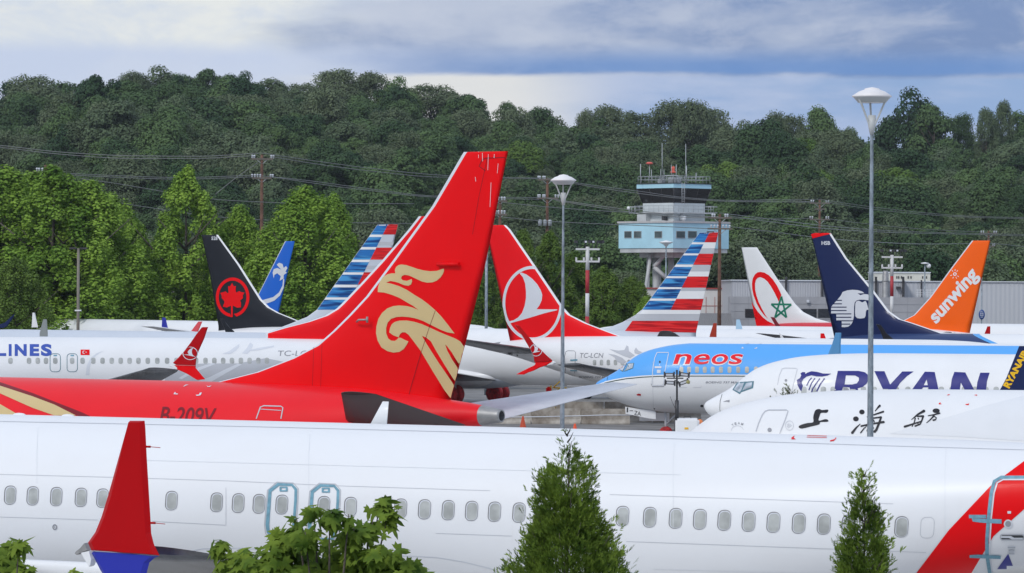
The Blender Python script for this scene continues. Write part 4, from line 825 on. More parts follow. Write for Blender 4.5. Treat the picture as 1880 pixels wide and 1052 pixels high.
# ---- 13: orange fin
O = Plane('white jet with an orange fin lettered sunwing', 37.4, 5.1, 1781, 301, -31, None, l1=38.0)
O.fin(Z(1320, 400, 3.357, [(1560, 138), (1430, 310), (1300, 490), (1200, 600), (1140, 630), (1060, 650)]), [(1818, 441.7), (1780, 613)], ORANGE, PGREY)
O.tail_cone(); O.std()
A2, B2 = np.array(Z(1690, 430, 5.536, [(158, 912)])[0]), np.array(Z(1690, 430, 5.536, [(560, 452)])[0])
O.text('title', 'sunwing', A2, B2 + np.array((5.5, -6.5)), (-11.2, -12.4), O.finob, WHITE, .035, 'x', .02, 5)
cx, cy = Z(1690, 430, 5.536, [(350, 405)])[0]
O.decal('sun_emblem', [[ell(cx, cy, 3.4, 3.2, 20), ell(cx, cy, 1.8, 1.6, 16)]] + [stroke([(cx + 5.6 * math.cos(a), cy + 5.6 * math.sin(a)), (cx + 8.8 * math.cos(a), cy + 8.8 * math.sin(a))], 1.1)[0] for a in (-2.2, -1.5, -.9, .6, 1.2, 2.0, 2.8)], O.finob, WHITE, .02, 5)
# ---- 14: white fin with a red arc and green star (nose to the right)
MR = split_mat('white_red_back', (0.80, 0.815, 0.83), [('lin', (0, 1, 4.95), (0.62, 0.03, 0.05, 1)), ('lin', (-1, 0, -19), (0.80, 0.815, 0.83, 1))])
Q = Plane('white jet with a green star and red arc on its white fin', 37.4, 5.1, 1389, 356, 149, MR, l1=38.0)
Q.fin(Z(1320, 400, 3.357, [(235, 182), (360, 375), (470, 530), (520, 580), (600, 620), (690, 645), (760, 655)]), Z(1320, 400, 3.357, [(138, 182), (230, 663)]), WHITE)
Q.tail_cone(); Q.std(); Q.fmat = WHITE
zq = lambda p: Z(1360, 480, 8.092, p)
Q.decals('red_arc', [zq([(405, 850), (350, 800), (290, 720), (235, 620), (190, 500), (170, 400), (168, 320), (180, 250), (210, 195), (250, 162), (290, 155), (350, 165), (420, 205), (480, 270), (540, 360), (580, 440), (605, 500), (565, 600), (540, 540), (500, 460), (450, 370), (400, 300), (350, 255), (290, 232), (250, 245), (225, 275), (212, 330), (215, 420), (235, 510), (270, 610), (320, 710), (370, 800)]), zq([(155, 570), (190, 650), (250, 740), (330, 830), (400, 885), (490, 930), (490, 960), (220, 960), (180, 760)])], Q.finob, RED, .02, 5)
st = zq([(605, 520), (752, 640), (680, 832), (510, 832), (455, 635)])
Q.decal('green_star', [stroke([st[a], st[b]], 3.3)[0] for a, b in ((0, 2), (0, 3), (1, 4), (1, 3), (2, 4))], Q.finob, GREEN, .025, 5)
# ---- jets of which only the back or a winglet shows over the others
R1 = Plane('plain white jet whose back shows under the green star fin', 19, 5.45, 1400, 283, -31, None, l1=38.0, group='plain white jets glimpsed between others'); R1.std()
R2 = Plane('plain white jet whose back shows at the far right under the grey hangar', 12, 5.45, 1850, 345, 149, None, l1=38.0, group='plain white jets glimpsed between others'); R2.std()
R3 = Plane('plain white jet whose rounded top shows left of the ringed red fin', 3.6, 5.1, 905, 318, 149, None, l1=38.0, group='plain white jets glimpsed between others'); R3.belly(); R3.gear(nose=False, main=True)
def wl_px(pl, pts, y0, m, nm='winglet', th=.1): return pl.slab(nm, pts, y0, th, m)
zl = lambda p: Z(0, 560, 3.896, p); zr = lambda p: Z(1190, 560, 5.081, p); zz8 = lambda p: Z(1320, 400, 3.357, p)
w_ = G.wing(1, wl_on=False); 
wl_px(G, zl([(310, 103), (335, 103), (342, 200), (342, 225), (283, 225), (283, 203)]), -17.7, paint('grey_winglet', (.27, .30, .30)))
wl_px(E, zl([(1160, 90), (1183, 90), (1203, 168), (1200, 185), (1155, 185), (1156, 165)]), -8, ROYAL)
wl_px(E, zl([(1425, 118), (1448, 118), (1410, 207), (1405, 225), (1350, 225), (1360, 195)]), -9, paint('coral_winglet', (.78, .09, .11)))
wl_px(Dp, zl([(1572, 98), (1592, 100), (1625, 140), (1675, 188), (1690, 215), (1620, 215), (1605, 170)]), 8, BLACK)
wl_px(G, zl([(232, 55), (248, 55), (268, 140), (272, 160), (226, 160), (228, 130)]), 9, WHITE)
wl_px(G, zl([(0 - 40, 150), (40, 125), (85, 85), (108, 65), (85, 105), (55, 150), (20, 165), (-40, 165)]), 10, NAVY)
wl_px(R1, zr([(612, 168), (640, 168), (638, 290), (638, 310), (570, 310), (578, 270)]), -6, paint('rust_winglet', (.42, .04, .015)))
wl_px(R1, zr([(822, 135), (855, 135), (875, 205), (880, 225), (818, 225)]), -3, paint('pale_blue_winglet', (.45, .68, .88)))
wl_px(Q, zr([(1140, 110), (1170, 115), (1205, 160), (1250, 215), (1262, 235), (1210, 235), (1180, 180)]), 6, MAROON)
wl_px(R1, zr([(1607, 264), (1640, 264), (1662, 322), (1668, 345), (1605, 345)]), -15, RED)
wl_px(R1, zr([(1222, 262), (1240, 275), (1275, 322), (1280, 340), (1245, 340)]), -15, WHITE)
R1.slab('wing', zr([(1000, 262), (1060, 265), (1230, 280), (1500, 312), (1620, 325), (1700, 345), (1300, 345), (1180, 305)]), -10, .3, DKMET)
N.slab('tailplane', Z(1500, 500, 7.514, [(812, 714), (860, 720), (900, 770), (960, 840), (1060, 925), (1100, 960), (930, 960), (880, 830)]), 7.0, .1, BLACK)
wl_px(R2, zz8([(1655, 668), (1673, 668), (1672, 715), (1670, 735), (1630, 735), (1636, 715)]), 7, DRED)
wl_px(R2, zz8([(1790, 655), (1797, 658), (1785, 685), (1770, 685)]), 1, WHITE, 'blade_aerial', .04)
wl_px(O, zz8([(1370, 716), (1376, 706), (1400, 702), (1430, 703), (1450, 718), (1450, 725), (1370, 725)]), -7, DKMET, 'tailplane')
wl_px(O, zz8([(1443, 700), (1455, 702), (1463, 722), (1450, 722)]), -7.2, WHITE, 'tailplane_tip')
# ================================================================== VEGETATION
def leaf_mat(name, a, b_, c_=None, trans=0.25, rand=0.35, vs=.35):
    m = bpy.data.materials.new(name); m.use_nodes = True; b = NB(m.node_tree); t = m.node_tree
    pr = t.nodes['Principled BSDF']; out = t.nodes['Material Output']
    oi = b.n('ShaderNodeObjectInfo').outputs['Random']; o = b.n('ShaderNodeTexCoord').outputs['Object']
    f = b.math('ADD', b.math('MULTIPLY', b.smooth(b.noise(o, vs, 4, .6), .25, .75), 1 - rand), b.math('MULTIPLY', oi, rand))
    c = b.mix(f, a, b_)
    if c_: c = b.mix(b.math('MULTIPLY', b.math('GREATER_THAN', b.math('FRACT', b.math('MULTIPLY', oi, 7.31)), .82), .85), c, c_)
    b.link(c, pr.inputs['Base Color']); pr.inputs['Roughness'].default_value = .7; pr.inputs['Specular IOR Level'].default_value = .12
    tr = b.n('ShaderNodeBsdfTranslucent'); b.link(c, tr.inputs[0]); mx = b.n('ShaderNodeMixShader'); mx.inputs[0].default_value = trans
    b.link(pr.outputs[0], mx.inputs[1]); b.link(tr.outputs[0], mx.inputs[2]); b.link(mx.outputs[0], out.inputs[0]); return m
LF_BRIGHT = leaf_mat('leaf_bright', (0.095, 0.205, 0.026), (0.38, 0.56, 0.09))
LF_MID = leaf_mat('leaf_mid', (0.07, 0.14, 0.025), (0.21, 0.31, 0.065))
LF_HILL = leaf_mat('leaf_hill', (0.026, 0.062, 0.030), (0.140, 0.220, 0.078), (0.120, 0.165, 0.090), .12, .75, .12)
LF_PALE = leaf_mat('leaf_pale', (0.065, 0.10, 0.05), (0.19, 0.235, 0.13), None, .15, .3)
LF_LIME = leaf_mat('leaf_lime', (0.07, 0.14, 0.03), (0.18, 0.28, 0.055), None, .2, .3)
BARK = mat('bark', (0.10, 0.085, 0.07), .9, var=.25, vs=3, bump=.6, bs=12); BARKP = mat('pale_bark', (0.26, 0.25, 0.22), .9, var=.2, vs=3)
def unit(v): return v / (np.linalg.norm(v, axis=1, keepdims=True) + 1e-9)
def cards(C, N, size, rng, asp=1.0):
    n = len(C); h = rng.normal(size=(n, 3)); t = unit(np.cross(N, h)); b = np.cross(N, t)
    s = size * rng.uniform(.6, 1.25, (n, 1)); t = t * s * .5; b = b * s * .5 * asp
    V = np.stack([C - t, C - b * .9 + t * .1, C + t, C + b * .9 - t * .1], 1).reshape(-1, 3)   # rhombic leaf clump
    return V, np.arange(n * 4).reshape(-1, 4)
def crown_cards(seed, H, R, base, nl, nleaf, size, form='round', jit=.5, lr=1.0):
    rng = np.random.default_rng(seed); lobes = []
    hz = (H - base)
    for i in range(nl):
        for _ in range(20):
            if form == 'spire':
                u = rng.uniform(0, 1) ** .9; rad = R * (1 - u) ** .75 * (.35 + .65 * min(1, u * 5)); a = rng.uniform(0, 2 * PI); q = rad * math.sqrt(rng.uniform(.15, 1))
                c = np.array((q * math.cos(a), q * math.sin(a), base + hz * u * .93)); rr = np.array((R * .26, R * .26, R * .42)) * rng.uniform(.6, 1.15) * (1 - .5 * u)
            elif form == 'dome':
                a = rng.uniform(0, 2 * PI); v = rng.uniform(0.0, 1.0); el = math.asin(v); q = rng.uniform(.55, 1.0) ** .5
                c = np.array((R * .80 * q * math.cos(el) * math.cos(a), R * .80 * q * math.cos(el) * math.sin(a), base + hz * (.22 + .60 * q * math.sin(el)))); rr = np.array((R * .30, R * .30, R * .26)) * rng.uniform(.7, 1.2)
            elif form == 'cone':
                u = rng.uniform(0, 1) ** .8; rad = R * (1 - u) ** .62 * (.55 + .45 * min(1, u * 6)); a = rng.uniform(0, 2 * PI); q = rad * math.sqrt(rng.uniform(.08, 1))
                c = np.array((q * math.cos(a), q * math.sin(a), base + hz * u * .92)); rr = np.array((R * .14, R * .14, R * .27)) * rng.uniform(.6, 1.15) * (1 - .35 * u)
            elif form == 'plume':
                u = rng.uniform(0, 1); rad = R * math.sin(PI * min(.96, .18 + u * .80)) ** .7; a = rng.uniform(0, 2 * PI); q = rad * math.sqrt(rng.uniform(.1, 1))
                c = np.array((q * math.cos(a), q * math.sin(a), base + hz * (.08 + u * .84))); rr = np.array((R * .20, R * .20, R * .34)) * rng.uniform(.6, 1.2)
            else:
                d = rng.normal(size=3); d /= np.linalg.norm(d); q = rng.uniform(.3, 1) ** .5
                c = np.array((d[0] * R * .78 * q, d[1] * R * .78 * q, base + hz * .52 + d[2] * hz * .40 * q)); rr = np.array((R * .30, R * .30, R * .24)) * rng.uniform(.65, 1.25)
            break
        lobes.append((c, rr * lr))
    w = np.array([r[0] * r[2] for _, r in lobes]); w /= w.sum(); idx = rng.choice(nl, nleaf, p=w)
    Cc = np.array([l[0] for l in lobes])[idx]; Rr = np.array([l[1] for l in lobes])[idx]
    d = unit(rng.normal(size=(nleaf, 3))); d[:, 2] = np.where(d[:, 2] < -.35, -d[:, 2], d[:, 2])
    C = Cc + d * Rr * rng.uniform(.55, 1.12, (nleaf, 1)); N = unit(d + rng.normal(size=(nleaf, 3)) * jit + np.array((0, 0, .35)))
    return cards(C, N, size, rng)
_CR = {}
def crown_mesh(key, *a):
    if key not in _CR:
        V, Fc = crown_cards(*a); _CR[key] = mesh_np('crown', V, Fc)
    return _CR[key]
_TK = {}
def trunk_mesh(key, H, r, seed, spread=.3, fork=True):
    if key in _TK: return _TK[key]
    rng = random.Random(seed); bm = bmesh.new()
    tube(bm, [(0, 0, -.3), (0, 0, H * .3), (rng.uniform(-.2, .2), rng.uniform(-.2, .2), H * .6), (0, 0, H * .92)], [r * 1.25, r, r * .6, r * .12], 8)
    if fork:
        for i in range(9):
            a = rng.uniform(0, 2 * PI); z = H * rng.uniform(.25, .7); l = H * spread * rng.uniform(.6, 1.2)
            tube(bm, [(0, 0, z), (math.cos(a) * l * .45, math.sin(a) * l * .45, z + l * .45), (math.cos(a) * l, math.sin(a) * l, z + l * 1.1)], [r * .5, r * .32, r * .06], 5)
    me = bpy.data.meshes.new('trunk'); bmesh.ops.recalc_face_normals(bm, faces=bm.faces[:]); bm.to_mesh(me); bm.free(); _TK[key] = me; return me
def tree(name, label, loc, cm, tm, lm, bk, scale=(1, 1, 1), rz=0.0, cat='tree', group=None):
    r = empty(name, loc, rz, label, cat, group); r.scale = scale
    for nm, me, m in (('crown', cm, lm), ('trunk', tm, bk)):
        if me is None: continue
        o = bpy.data.objects.new(nm, me); COL.objects.link(o); o.parent = r
        if not me.materials: me.materials.append(m)
        if me.materials[0] is not m: o.material_slots[0].link = 'OBJECT'; o.material_slots[0].material = m
    return r
# crown kinds of unit-ish size, H = 14 m
hill_c = [crown_mesh('h%d' % i, 100 + i, 14, 5.2 + .5 * (i % 3), 1.0, 40, 14000, .40, ('dome', 'dome', 'dome', 'round', 'dome')[i % 5], .28, 1.1) for i in range(5)]
airy_c = [crown_mesh('a%d' % i, 140 + i, 16, 5.4, 2.2, 54, 12000, .34, 'dome', .38, 1.2) for i in range(3)]
spir_c = crown_mesh('s', 150, 15, 3.6, 1.5, 50, 5200, .45, 'cone')
hill_t = trunk_mesh('h', 12, .28, 5, .28); airy_t = trunk_mesh('a', 14, .25, 7, .30)
# ridge trees with a silhouette of their own (x, top y, height, width scale, kind, depth, label)
RT = [(62, 110, 17, 1.25, 'a1', 'broad open-crowned tree standing alone on the ridge at far left'), (28, 136, 12, .9, 'h1', 'small dark tree left of the broad open ridge tree'), (110, 142, 12, 1.0, 'h0', 'low dark tree just right of the broad open ridge tree'),
      (150, 142, 12, 1.0, 'h3', 'dark round tree in the dip of the left ridge'), (180, 133, 13, .62, 'a0', 'thin pale tree poking above the dip of the left ridge'),
      (246, 118, 16, 1.0, 'p0', 'pale feathery tree beginning the long ridge clump'), (286, 115, 16, 1.1, 'h2', 'tall olive tree beside the pale feathery ridge tree'), (325, 125, 14, 1.0, 'h1', 'green tree on the ridge right of the tall olive tree'),
      (375, 123, 14, .9, 'h3', 'small dark round tree above the ridge line left of the wooden pole'), (425, 128, 15, .9, 'h4', 'ridge tree directly above the wooden pole'), (455, 125, 15, .8, 'h2', 'dark narrow tree right above the wooden pole'),
      (500, 138, 15, 1.0, 'h0', 'round dark tree between two pale ridge groves'), (555, 134, 15, 1.1, 'p1', 'pale grey-green grove tree left of the ridge summit'), (618, 110, 17, 1.15, 'a2', 'tallest rounded tree at the summit of the ridge'),
      (680, 118, 17, 1.05, 'p0', 'pale tree right of the ridge summit tree'), (735, 134, 14, .8, 'h2', 'dark upright tree in front of the bright gap on the ridge'), (790, 133, 15, 1.35, 'a1', 'wide airy cottonwood ending the high part of the ridge'), (828, 152, 12, .7, 'a0', 'small airy tree hanging off the end of the high ridge'),
      (860, 170, 12, 1.1, 'h3', 'green rounded tree where the ridge starts falling'), (932, 180, 8, .6, 'h0', 'little tree on the low bright part of the ridge'), (990, 185, 9, .9, 'h1', 'low tree at the middle of the descending ridge'),
      (1078, 186, 10, .6, 'a0', 'thin tree left of the two middle ridge groves'), (1118, 172, 13, .9, 'a2', 'airy grove tree above the left side of the tower'), (1168, 177, 12, 1.0, 'a1', 'airy round tree above the control tower aerials'),
      (1232, 165, 15, 1.0, 'a0', 'airy tree with visible stems right above the tower'), (1272, 160, 15, .9, 'a2', 'tallest airy tree of the grove right above the tower'), (1308, 168, 14, 1.0, 'a1', 'airy tree at the right edge of the tower grove'),
      (1360, 215, 9, .9, 'h2', 'low dark tree in the gap right of the tower grove'), (1425, 188, 12, .7, 'a0', 'feathery left tree of three beside the tall lamp'), (1458, 182, 13, .7, 'p1', 'middle tree of three left of the tall lamp'), (1507, 183, 14, .95, 'h4', 'dense round tree of three left of the tall lamp'), (1562, 226, 8, .5, 'h0', 'tiny pointed tree left of the tall lamp post'),
      (1668, 152, 21, 1.25, 'h2', 'big dark dome-shaped tree right of the tall lamp'), (1715, 178, 16, 1.1, 'h4', 'dark shoulder tree leaning beside the big dome-shaped tree'), (1768, 187, 12, .55, 's', 'small pointed tree right of the big dome-shaped tree'),
      (1812, 177, 14, .5, 's', 'narrow leafy spire second from the right edge'), (1842, 162, 17, .5, 's', 'tallest narrow spire near the right edge of the ridge'), (1872, 196, 12, .8, 'h0', 'dark tree at the right end of the ridge')]
kinds = {'h': (hill_c, hill_t, LF_HILL, BARK), 'a': (airy_c, airy_t, LF_PALE, BARK), 'p': (airy_c, airy_t, LF_PALE, BARKP)}
for i, (x, y, h, ws, k, lab) in enumerate(RT):
    Y = D1 - 4 + (i * 7 % 5) * 3; top = P(x, y, Y)
    if k == 's': cm, tm, lm, bk, h0 = airy_c[2], hill_t, LF_HILL, BARK, 16
    else: cs, tm, lm, bk = kinds[k[0]]; cm = cs[int(k[1]) % len(cs)]; h0 = 14 if k[0] == 'h' else 16
    h = max(h, top.z - float(terr(np.array(top.x), np.array(Y))) )
    s_ = h / h0 * 1.03; tree('ridge_tree', lab, (top.x, Y, top.z - h), cm, tm, lm, bk, (ws * min(s_, 1.25), ws * min(s_, 1.25), s_), i * 2.4, group='trees along the ridge line')
# hillside trees one can pick out
HT = [(165, 195, 15, 1.25, 'p1', LF_PALE, 'greyish egg-shaped tree on the upper left slope'), (65, 232, 14, 1.2, 'a0', LF_PALE, 'pale olive tree low on the left slope'), (100, 240, 13, 1.0, 'a1', LF_PALE, 'dull olive tree right of the pale one on the left slope'), (275, 262, 13, 1.0, 'h1', LF_LIME, 'fresh green rounded tree under the power line at left'),
      (330, 205, 15, .9, 'a2', LF_PALE, 'thin brownish tree in the middle of the left slope'), (410, 150, 16, 1.1, 'p1', LF_PALE, 'silvery tree in the grove below the left ridge'), (452, 150, 16, 1.1, 'a1', LF_PALE, 'silvery twin of the grove below the left ridge'), (600, 148, 15, 1.1, 'p0', LF_PALE, 'silvery tree under the ridge summit'),
      (738, 160, 13, .9, 'p1', LF_PALE, 'grey leafy tree under the wide cottonwood'), (700, 250, 15, 1.1, 'a1', LF_PALE, 'dull grey-green tree left of the tall red fin'), (1115, 215, 17, 1.3, 'a2', LF_PALE, 'grey-stemmed tree above the left of the tower'), (1190, 225, 17, 1.1, 'a1', LF_PALE, 'grey-stemmed tree right above the tower cab'),
      (1325, 290, 14, 1.2, 'h3', LF_LIME, 'bright green rounded tree right of the tower aerials'), (1365, 305, 15, 1.0, 'a2', LF_PALE, 'grey tree with a bare stem right of the tower cab'), (1475, 245, 13, 1.1, 'h0', LF_LIME, 'leafy green tree mid slope left of the tall lamp'), (1500, 300, 12, 1.1, 'h1', LF_LIME, 'green tree above the right power poles'), (1640, 300, 14, 1.2, 'h3', LF_LIME, 'green domed tree just right of the tall lamp post'), (1820, 405, 12, 1.4, 'p1', LF_PALE, 'olive tree at the foot of the slope at far right'), (960, 250, 14, 1.2, 'h0', LF_LIME, 'green tree on the slope above the ringed fin'), (1430, 420, 11, 1.1, 'h1', LF_LIME, 'light green tree behind the white fin with the star')]
def slope_depth(x, ytop, h):
    # depth where a tree of this height standing on the slope reaches this level
    for Y in np.arange(D0 + 5, D1, 4.0):
        q = P(x, ytop, Y)
        if float(terr(np.array(q.x), np.array(Y))) + h >= q.z: return Y
    return D1 - 5
for i, (x, y, h, ws, k, lm, lab) in enumerate(HT):
    Y = slope_depth(x, y, h); top = P(x, y, Y); cs, tm, _, bk = kinds[k[0]]; h0 = 14 if k[0] == 'h' else 16
    tree('hillside_tree', lab, (top.x, Y - 1.5, top.z - h), cs[int(k[1]) % len(cs)], tm, lm, bk, (ws * h / h0, ws * h / h0, h / h0), i * 1.7, group='trees that stand out on the hillside')
# the rest of the wood: one mass of scattered crowns
kc = bpy.data.collections.new('crown_kinds')
for i, me in enumerate(hill_c + [airy_c[1]]):
    for o in COL.objects:
        if o.name.startswith('crown') and o.data == me: kc.objects.link(o); break
rng = np.random.default_rng(11); pts = []; sc_ = []; ix = []; rot = []
Y = D0 - 2
while Y < D1 + 14:
    dxp = 8.2; half = 1010 * Y / F + 60; xs = np.arange(-half, half, dxp) + rng.uniform(-1.8, 1.8, len(np.arange(-half, half, dxp)))
    ys = Y + rng.uniform(-3, 3, len(xs)); hh = terr(xs, ys)
    cl = .5 + .5 * np.sin(xs * .06 + np.sin(ys * .05) * 2)        # stands of taller and lower trees
    for x, y, h in zip(xs, ys, hh):
        if rng.uniform() < .10: continue
        s_ = rng.uniform(.62, 1.22) * (.85 + .3 * (cl[0] if False else (.5 + .5 * math.sin(x * .06 + math.sin(y * .05) * 2))))
        pts.append((x, y, h - 14 * .10)); sc_.append((s_ * rng.uniform(.85, 1.2), s_ * rng.uniform(.85, 1.2), s_)); ix.append(int(rng.integers(0, 6))); rot.append(rng.uniform(0, 6.28))
    Y += 8.0
me = bpy.data.meshes.new('hillside_wood'); me.vertices.add(len(pts)); me.vertices.foreach_set('co', np.array(pts, np.float32).ravel())
a = me.attributes.new('sc', 'FLOAT_VECTOR', 'POINT'); a.data.foreach_set('vector', np.array(sc_, np.float32).ravel())
a = me.attributes.new('ix', 'INT', 'POINT'); a.data.foreach_set('value', np.array(ix, np.int32))
a = me.attributes.new('rt', 'FLOAT_VECTOR', 'POINT'); a.data.foreach_set('vector', np.array([(0, 0, r) for r in rot], np.float32).ravel())
wood = bpy.data.objects.new('hillside_wood', me); COL.objects.link(wood)
setp(wood, 'dense dark green wood covering the hillside behind the jets', 'wood', None, 'stuff')
gn = bpy.data.node_groups.new('scatter', 'GeometryNodeTree'); gn.interface.new_socket('Geometry', in_out='INPUT', socket_type='NodeSocketGeometry'); gn.interface.new_socket('Geometry', in_out='OUTPUT', socket_type='NodeSocketGeometry')
g = NB(gn); gi = g.n('NodeGroupInput'); go = g.n('NodeGroupOutput'); iop = g.n('GeometryNodeInstanceOnPoints'); ci = g.n('GeometryNodeCollectionInfo')
ci.inputs['Collection'].default_value = kc; ci.inputs['Separate Children'].default_value = True; ci.inputs['Reset Children'].default_value = True
def attr(nm, ty):
    n_ = g.n('GeometryNodeInputNamedAttribute'); n_.data_type = ty; n_.inputs[0].default_value = nm; return n_.outputs[0]
g.link(gi.outputs[0], iop.inputs['Points']); g.link(ci.outputs[0], iop.inputs['Instance']); iop.inputs['Pick Instance'].default_value = True
g.link(attr('ix', 'INT'), iop.inputs['Instance Index']); g.link(attr('rt', 'FLOAT_VECTOR'), iop.inputs['Rotation']); g.link(attr('sc', 'FLOAT_VECTOR'), iop.inputs['Scale'])
g.link(iop.outputs[0], go.inputs[0]); md = wood.modifiers.new('scatter', 'NODES'); md.node_group = gn
# bright street trees behind the jets
str_c = [crown_mesh('st%d' % i, 200 + i, 20, 7.2, .6, 300, 46000, .25, 'cone', .42, 1.0) for i in range(3)]
str_s = [crown_mesh('ss%d' % i, 220 + i, 20, 5.4, 1.2, 190, 28000, .25, 'cone', .42, 1.0) for i in range(2)]
str_t = trunk_mesh('st', 18, .26, 9, .26)
ST = [(62, 305, 362, 1.45, 1, LF_BRIGHT, 'bright green tree filling the back of the left clump'), (206, 350, 364, 1.2, 0, LF_BRIGHT, 'green tree leaning into the right flank of the left clump'), (418, 395, 372, 1.2, 2, LF_BRIGHT, 'low wide green tree just left above the black fin'), (10, 300, 355, 1.5, 0, LF_BRIGHT, 'bright green tree cut by the left edge, behind the white jets'), (100, 286, 350, 1.5, 3, LF_BRIGHT, 'tallest bright green tree of the left clump'), (165, 322, 352, 1.35, 1, LF_BRIGHT, 'broad bright green tree at the right of the left clump'),
      (232, 378, 360, .85, 2, LF_BRIGHT, 'darker green tree right of the left clump'), (342, 287, 358, 1.1, 4, LF_BRIGHT, 'loose tall green tree with visible stems left of the black fin'), (300, 420, 372, .9, 0, LF_MID, 'lower green tree behind the loose tall tree'), (30, 465, 335, .95, 2, LF_MID, 'dull green lower tree at the left edge'),
      (440, 368, 362, .95, 1, LF_BRIGHT, 'green tree directly behind the black fin'), (560, 330, 356, 1.25, 2, LF_BRIGHT, 'wide green tree behind the blue fin'), (612, 350, 362, .9, 0, LF_BRIGHT, 'green tree left of the striped fin, behind the wide one'), (505, 392, 365, .8, 1, LF_MID, 'green tree filling the gap behind the blue fin'), (700, 500, 370, .9, 2, LF_MID, 'low green tree behind the left striped fin'), (385, 440, 370, .9, 0, LF_MID, 'lower green tree between the loose tree and the black fin'),
      (885, 480, 340, .8, 2, LF_MID, 'dark green tree between the two red fins'), (960, 408, 345, .75, 3, LF_MID, 'slender green tree behind the ringed red fin'), (1010, 410, 348, .85, 4, LF_MID, 'pointed green tree behind the nearer lamp post'), (1055, 455, 352, .85, 1, LF_MID, 'green tree left of the red and white mast'),
      (1110, 485, 342, .85, 0, LF_MID, 'dark leafy tree right of the red and white mast'), (1160, 500, 344, .8, 2, LF_MID, 'dark green tree below the tower'), (1185, 540, 330, .55, 1, LF_BRIGHT, 'small yellow-green tree under the tower shaft')]
for i, (x, y, Yd, ws, ci_, lm, lab) in enumerate(ST):
    top = P(x, y, Yd); h = top.z; cm = (str_c + str_s)[ci_]; tree('street_tree', lab, (top.x, Yd, 0), cm, str_t, lm, BARK, (ws * .5 + ws * .5 * h / 20, ws * .5 + ws * .5 * h / 20, h / 20), i * 1.3, group='green trees lined up behind the jets')
# tree belt at the foot of the hill
bc = bpy.data.objects.new('tree_belt', bpy.data.meshes.new('tree_belt')); COL.objects.link(bc)
pb = []; sb = []; ib = []; rb = []
for Yb in (500, 530, 560, 590):
    for x in np.arange(-150, 155, 6.0):
        pb.append((x * Yb / 600 * 1.0 + rng.uniform(-2, 2), Yb + rng.uniform(-8, 8), 0)); q = rng.uniform(.7, 1.15); sb.append((q, q, q)); ib.append(int(rng.integers(0, 6))); rb.append((0, 0, rng.uniform(0, 6.28)))
mb_ = bc.data; mb_.vertices.add(len(pb)); mb_.vertices.foreach_set('co', np.array(pb, np.float32).ravel())
a = mb_.attributes.new('sc', 'FLOAT_VECTOR', 'POINT'); a.data.foreach_set('vector', np.array(sb, np.float32).ravel())
a = mb_.attributes.new('ix', 'INT', 'POINT'); a.data.foreach_set('value', np.array(ib, np.int32))
a = mb_.attributes.new('rt', 'FLOAT_VECTOR', 'POINT'); a.data.foreach_set('vector', np.array(rb, np.float32).ravel())
setp(bc, 'belt of dark trees along the foot of the hill', 'trees', None, 'stuff'); md = bc.modifiers.new('scatter', 'NODES'); md.node_group = gn
# ================================================================== CONTROL TOWER
TBLUE = mat('tower_pale_blue', (0.42, 0.70, 0.82), .6, var=.04, vs=.4); CONC = mat('tower_concrete', (0.50, 0.52, 0.53), .8, var=.08, vs=.6, bump=.15, bs=4)
GLZ = mat('tower_glass', (0.012, 0.012, 0.014), .12, 0, .5); WING_ = mat('office_glass', (0.07, 0.11, 0.11), .15, 0, .4, var=.3, vs=.3)
RAILM = mat('rail_metal', (0.42, 0.45, 0.47), .5, .3); SALM = mat('salmon_paint', (0.70, 0.12, 0.10), .5); ROOFG = mat('roof_grey', (0.50, 0.50, 0.50), .8)
TY = 480.0; tw = empty('control_tower', (P(1236, 600, TY).x, TY, 0), math.radians(42), 'pale blue airport control tower with dark slanted glass cab', 'control tower')
zt_ = lambda y: HC + (535 - y) * TY / F
def tb(name, parts, m, parent=tw):
    bm = bmesh.new()
    for p in parts: box(bm, *p)
    return from_bm(name, bm, m, parent)
def wpx(w): return w * TY / F / math.sqrt(2) * 1.0
a0 = wpx(202); zb0, zb1 = zt_(457), zt_(411)
off = P(1228, 600, TY).x - P(1236, 600, TY).x
body = tb('office_floor', [((0, 0, (zb0 + zb1) / 2), (a0, a0, zb1 - zb0))], TBLUE)
tb('roof_slab', [((0, 0, zb1 + .12), (a0 + .3, a0 + .3, .24))], ROOFG); tb('floor_slab', [((0, 0, zb0 - .28), (a0 - .25, a0 - .25, .5))], CONC); tb('floor_beams', [((0, 0, zb0 - .85), (a0 * .62, a0 * .62, .6))], CONC)
def face_px(px, py, side):
    """local point on the near-left (side 0) or near-right (side 1) wall of the office floor seen at this spot"""
    Mi = (Matrix.Translation(tw.location) @ Matrix.Rotation(tw.rotation_euler.z, 4, 'Z')).inverted(); o = Mi @ CAM; d = Mi.to_3x3() @ ray(px, py)
    if side == 0: t = (-a0 / 2 - o.x) / d.x
    else: t = (-a0 / 2 - o.y) / d.y
    return o + d * t
for x0_, x1_, sd_, m_ in ((1146.5, 1160, 0, 1), (1164, 1178, 0, 1), (1202, 1216, 0, 1), (1241, 1257.5, 1, 1), (1262.5, 1279, 1, 1), (1297, 1311, 1, 1)):
    p0 = face_px(x0_, 437.3, sd_); p1 = face_px(x1_, 424, sd_); c = (p0 + p1) / 2; bm = bmesh.new()
    sz = (.10, abs(p1.y - p0.y), p1.z - p0.z) if sd_ == 0 else (abs(p1.x - p0.x), .10, p1.z - p0.z); box(bm, c, sz); w_ = from_bm('window', bm, RAILM, tw)
    bm = bmesh.new(); sz = tuple(max(.02, q - .14) for q in sz); sz = (.14, sz[1], sz[2]) if sd_ == 0 else (sz[0], .14, sz[2]); box(bm, c, sz); from_bm('pane', bm, WING_, w_)
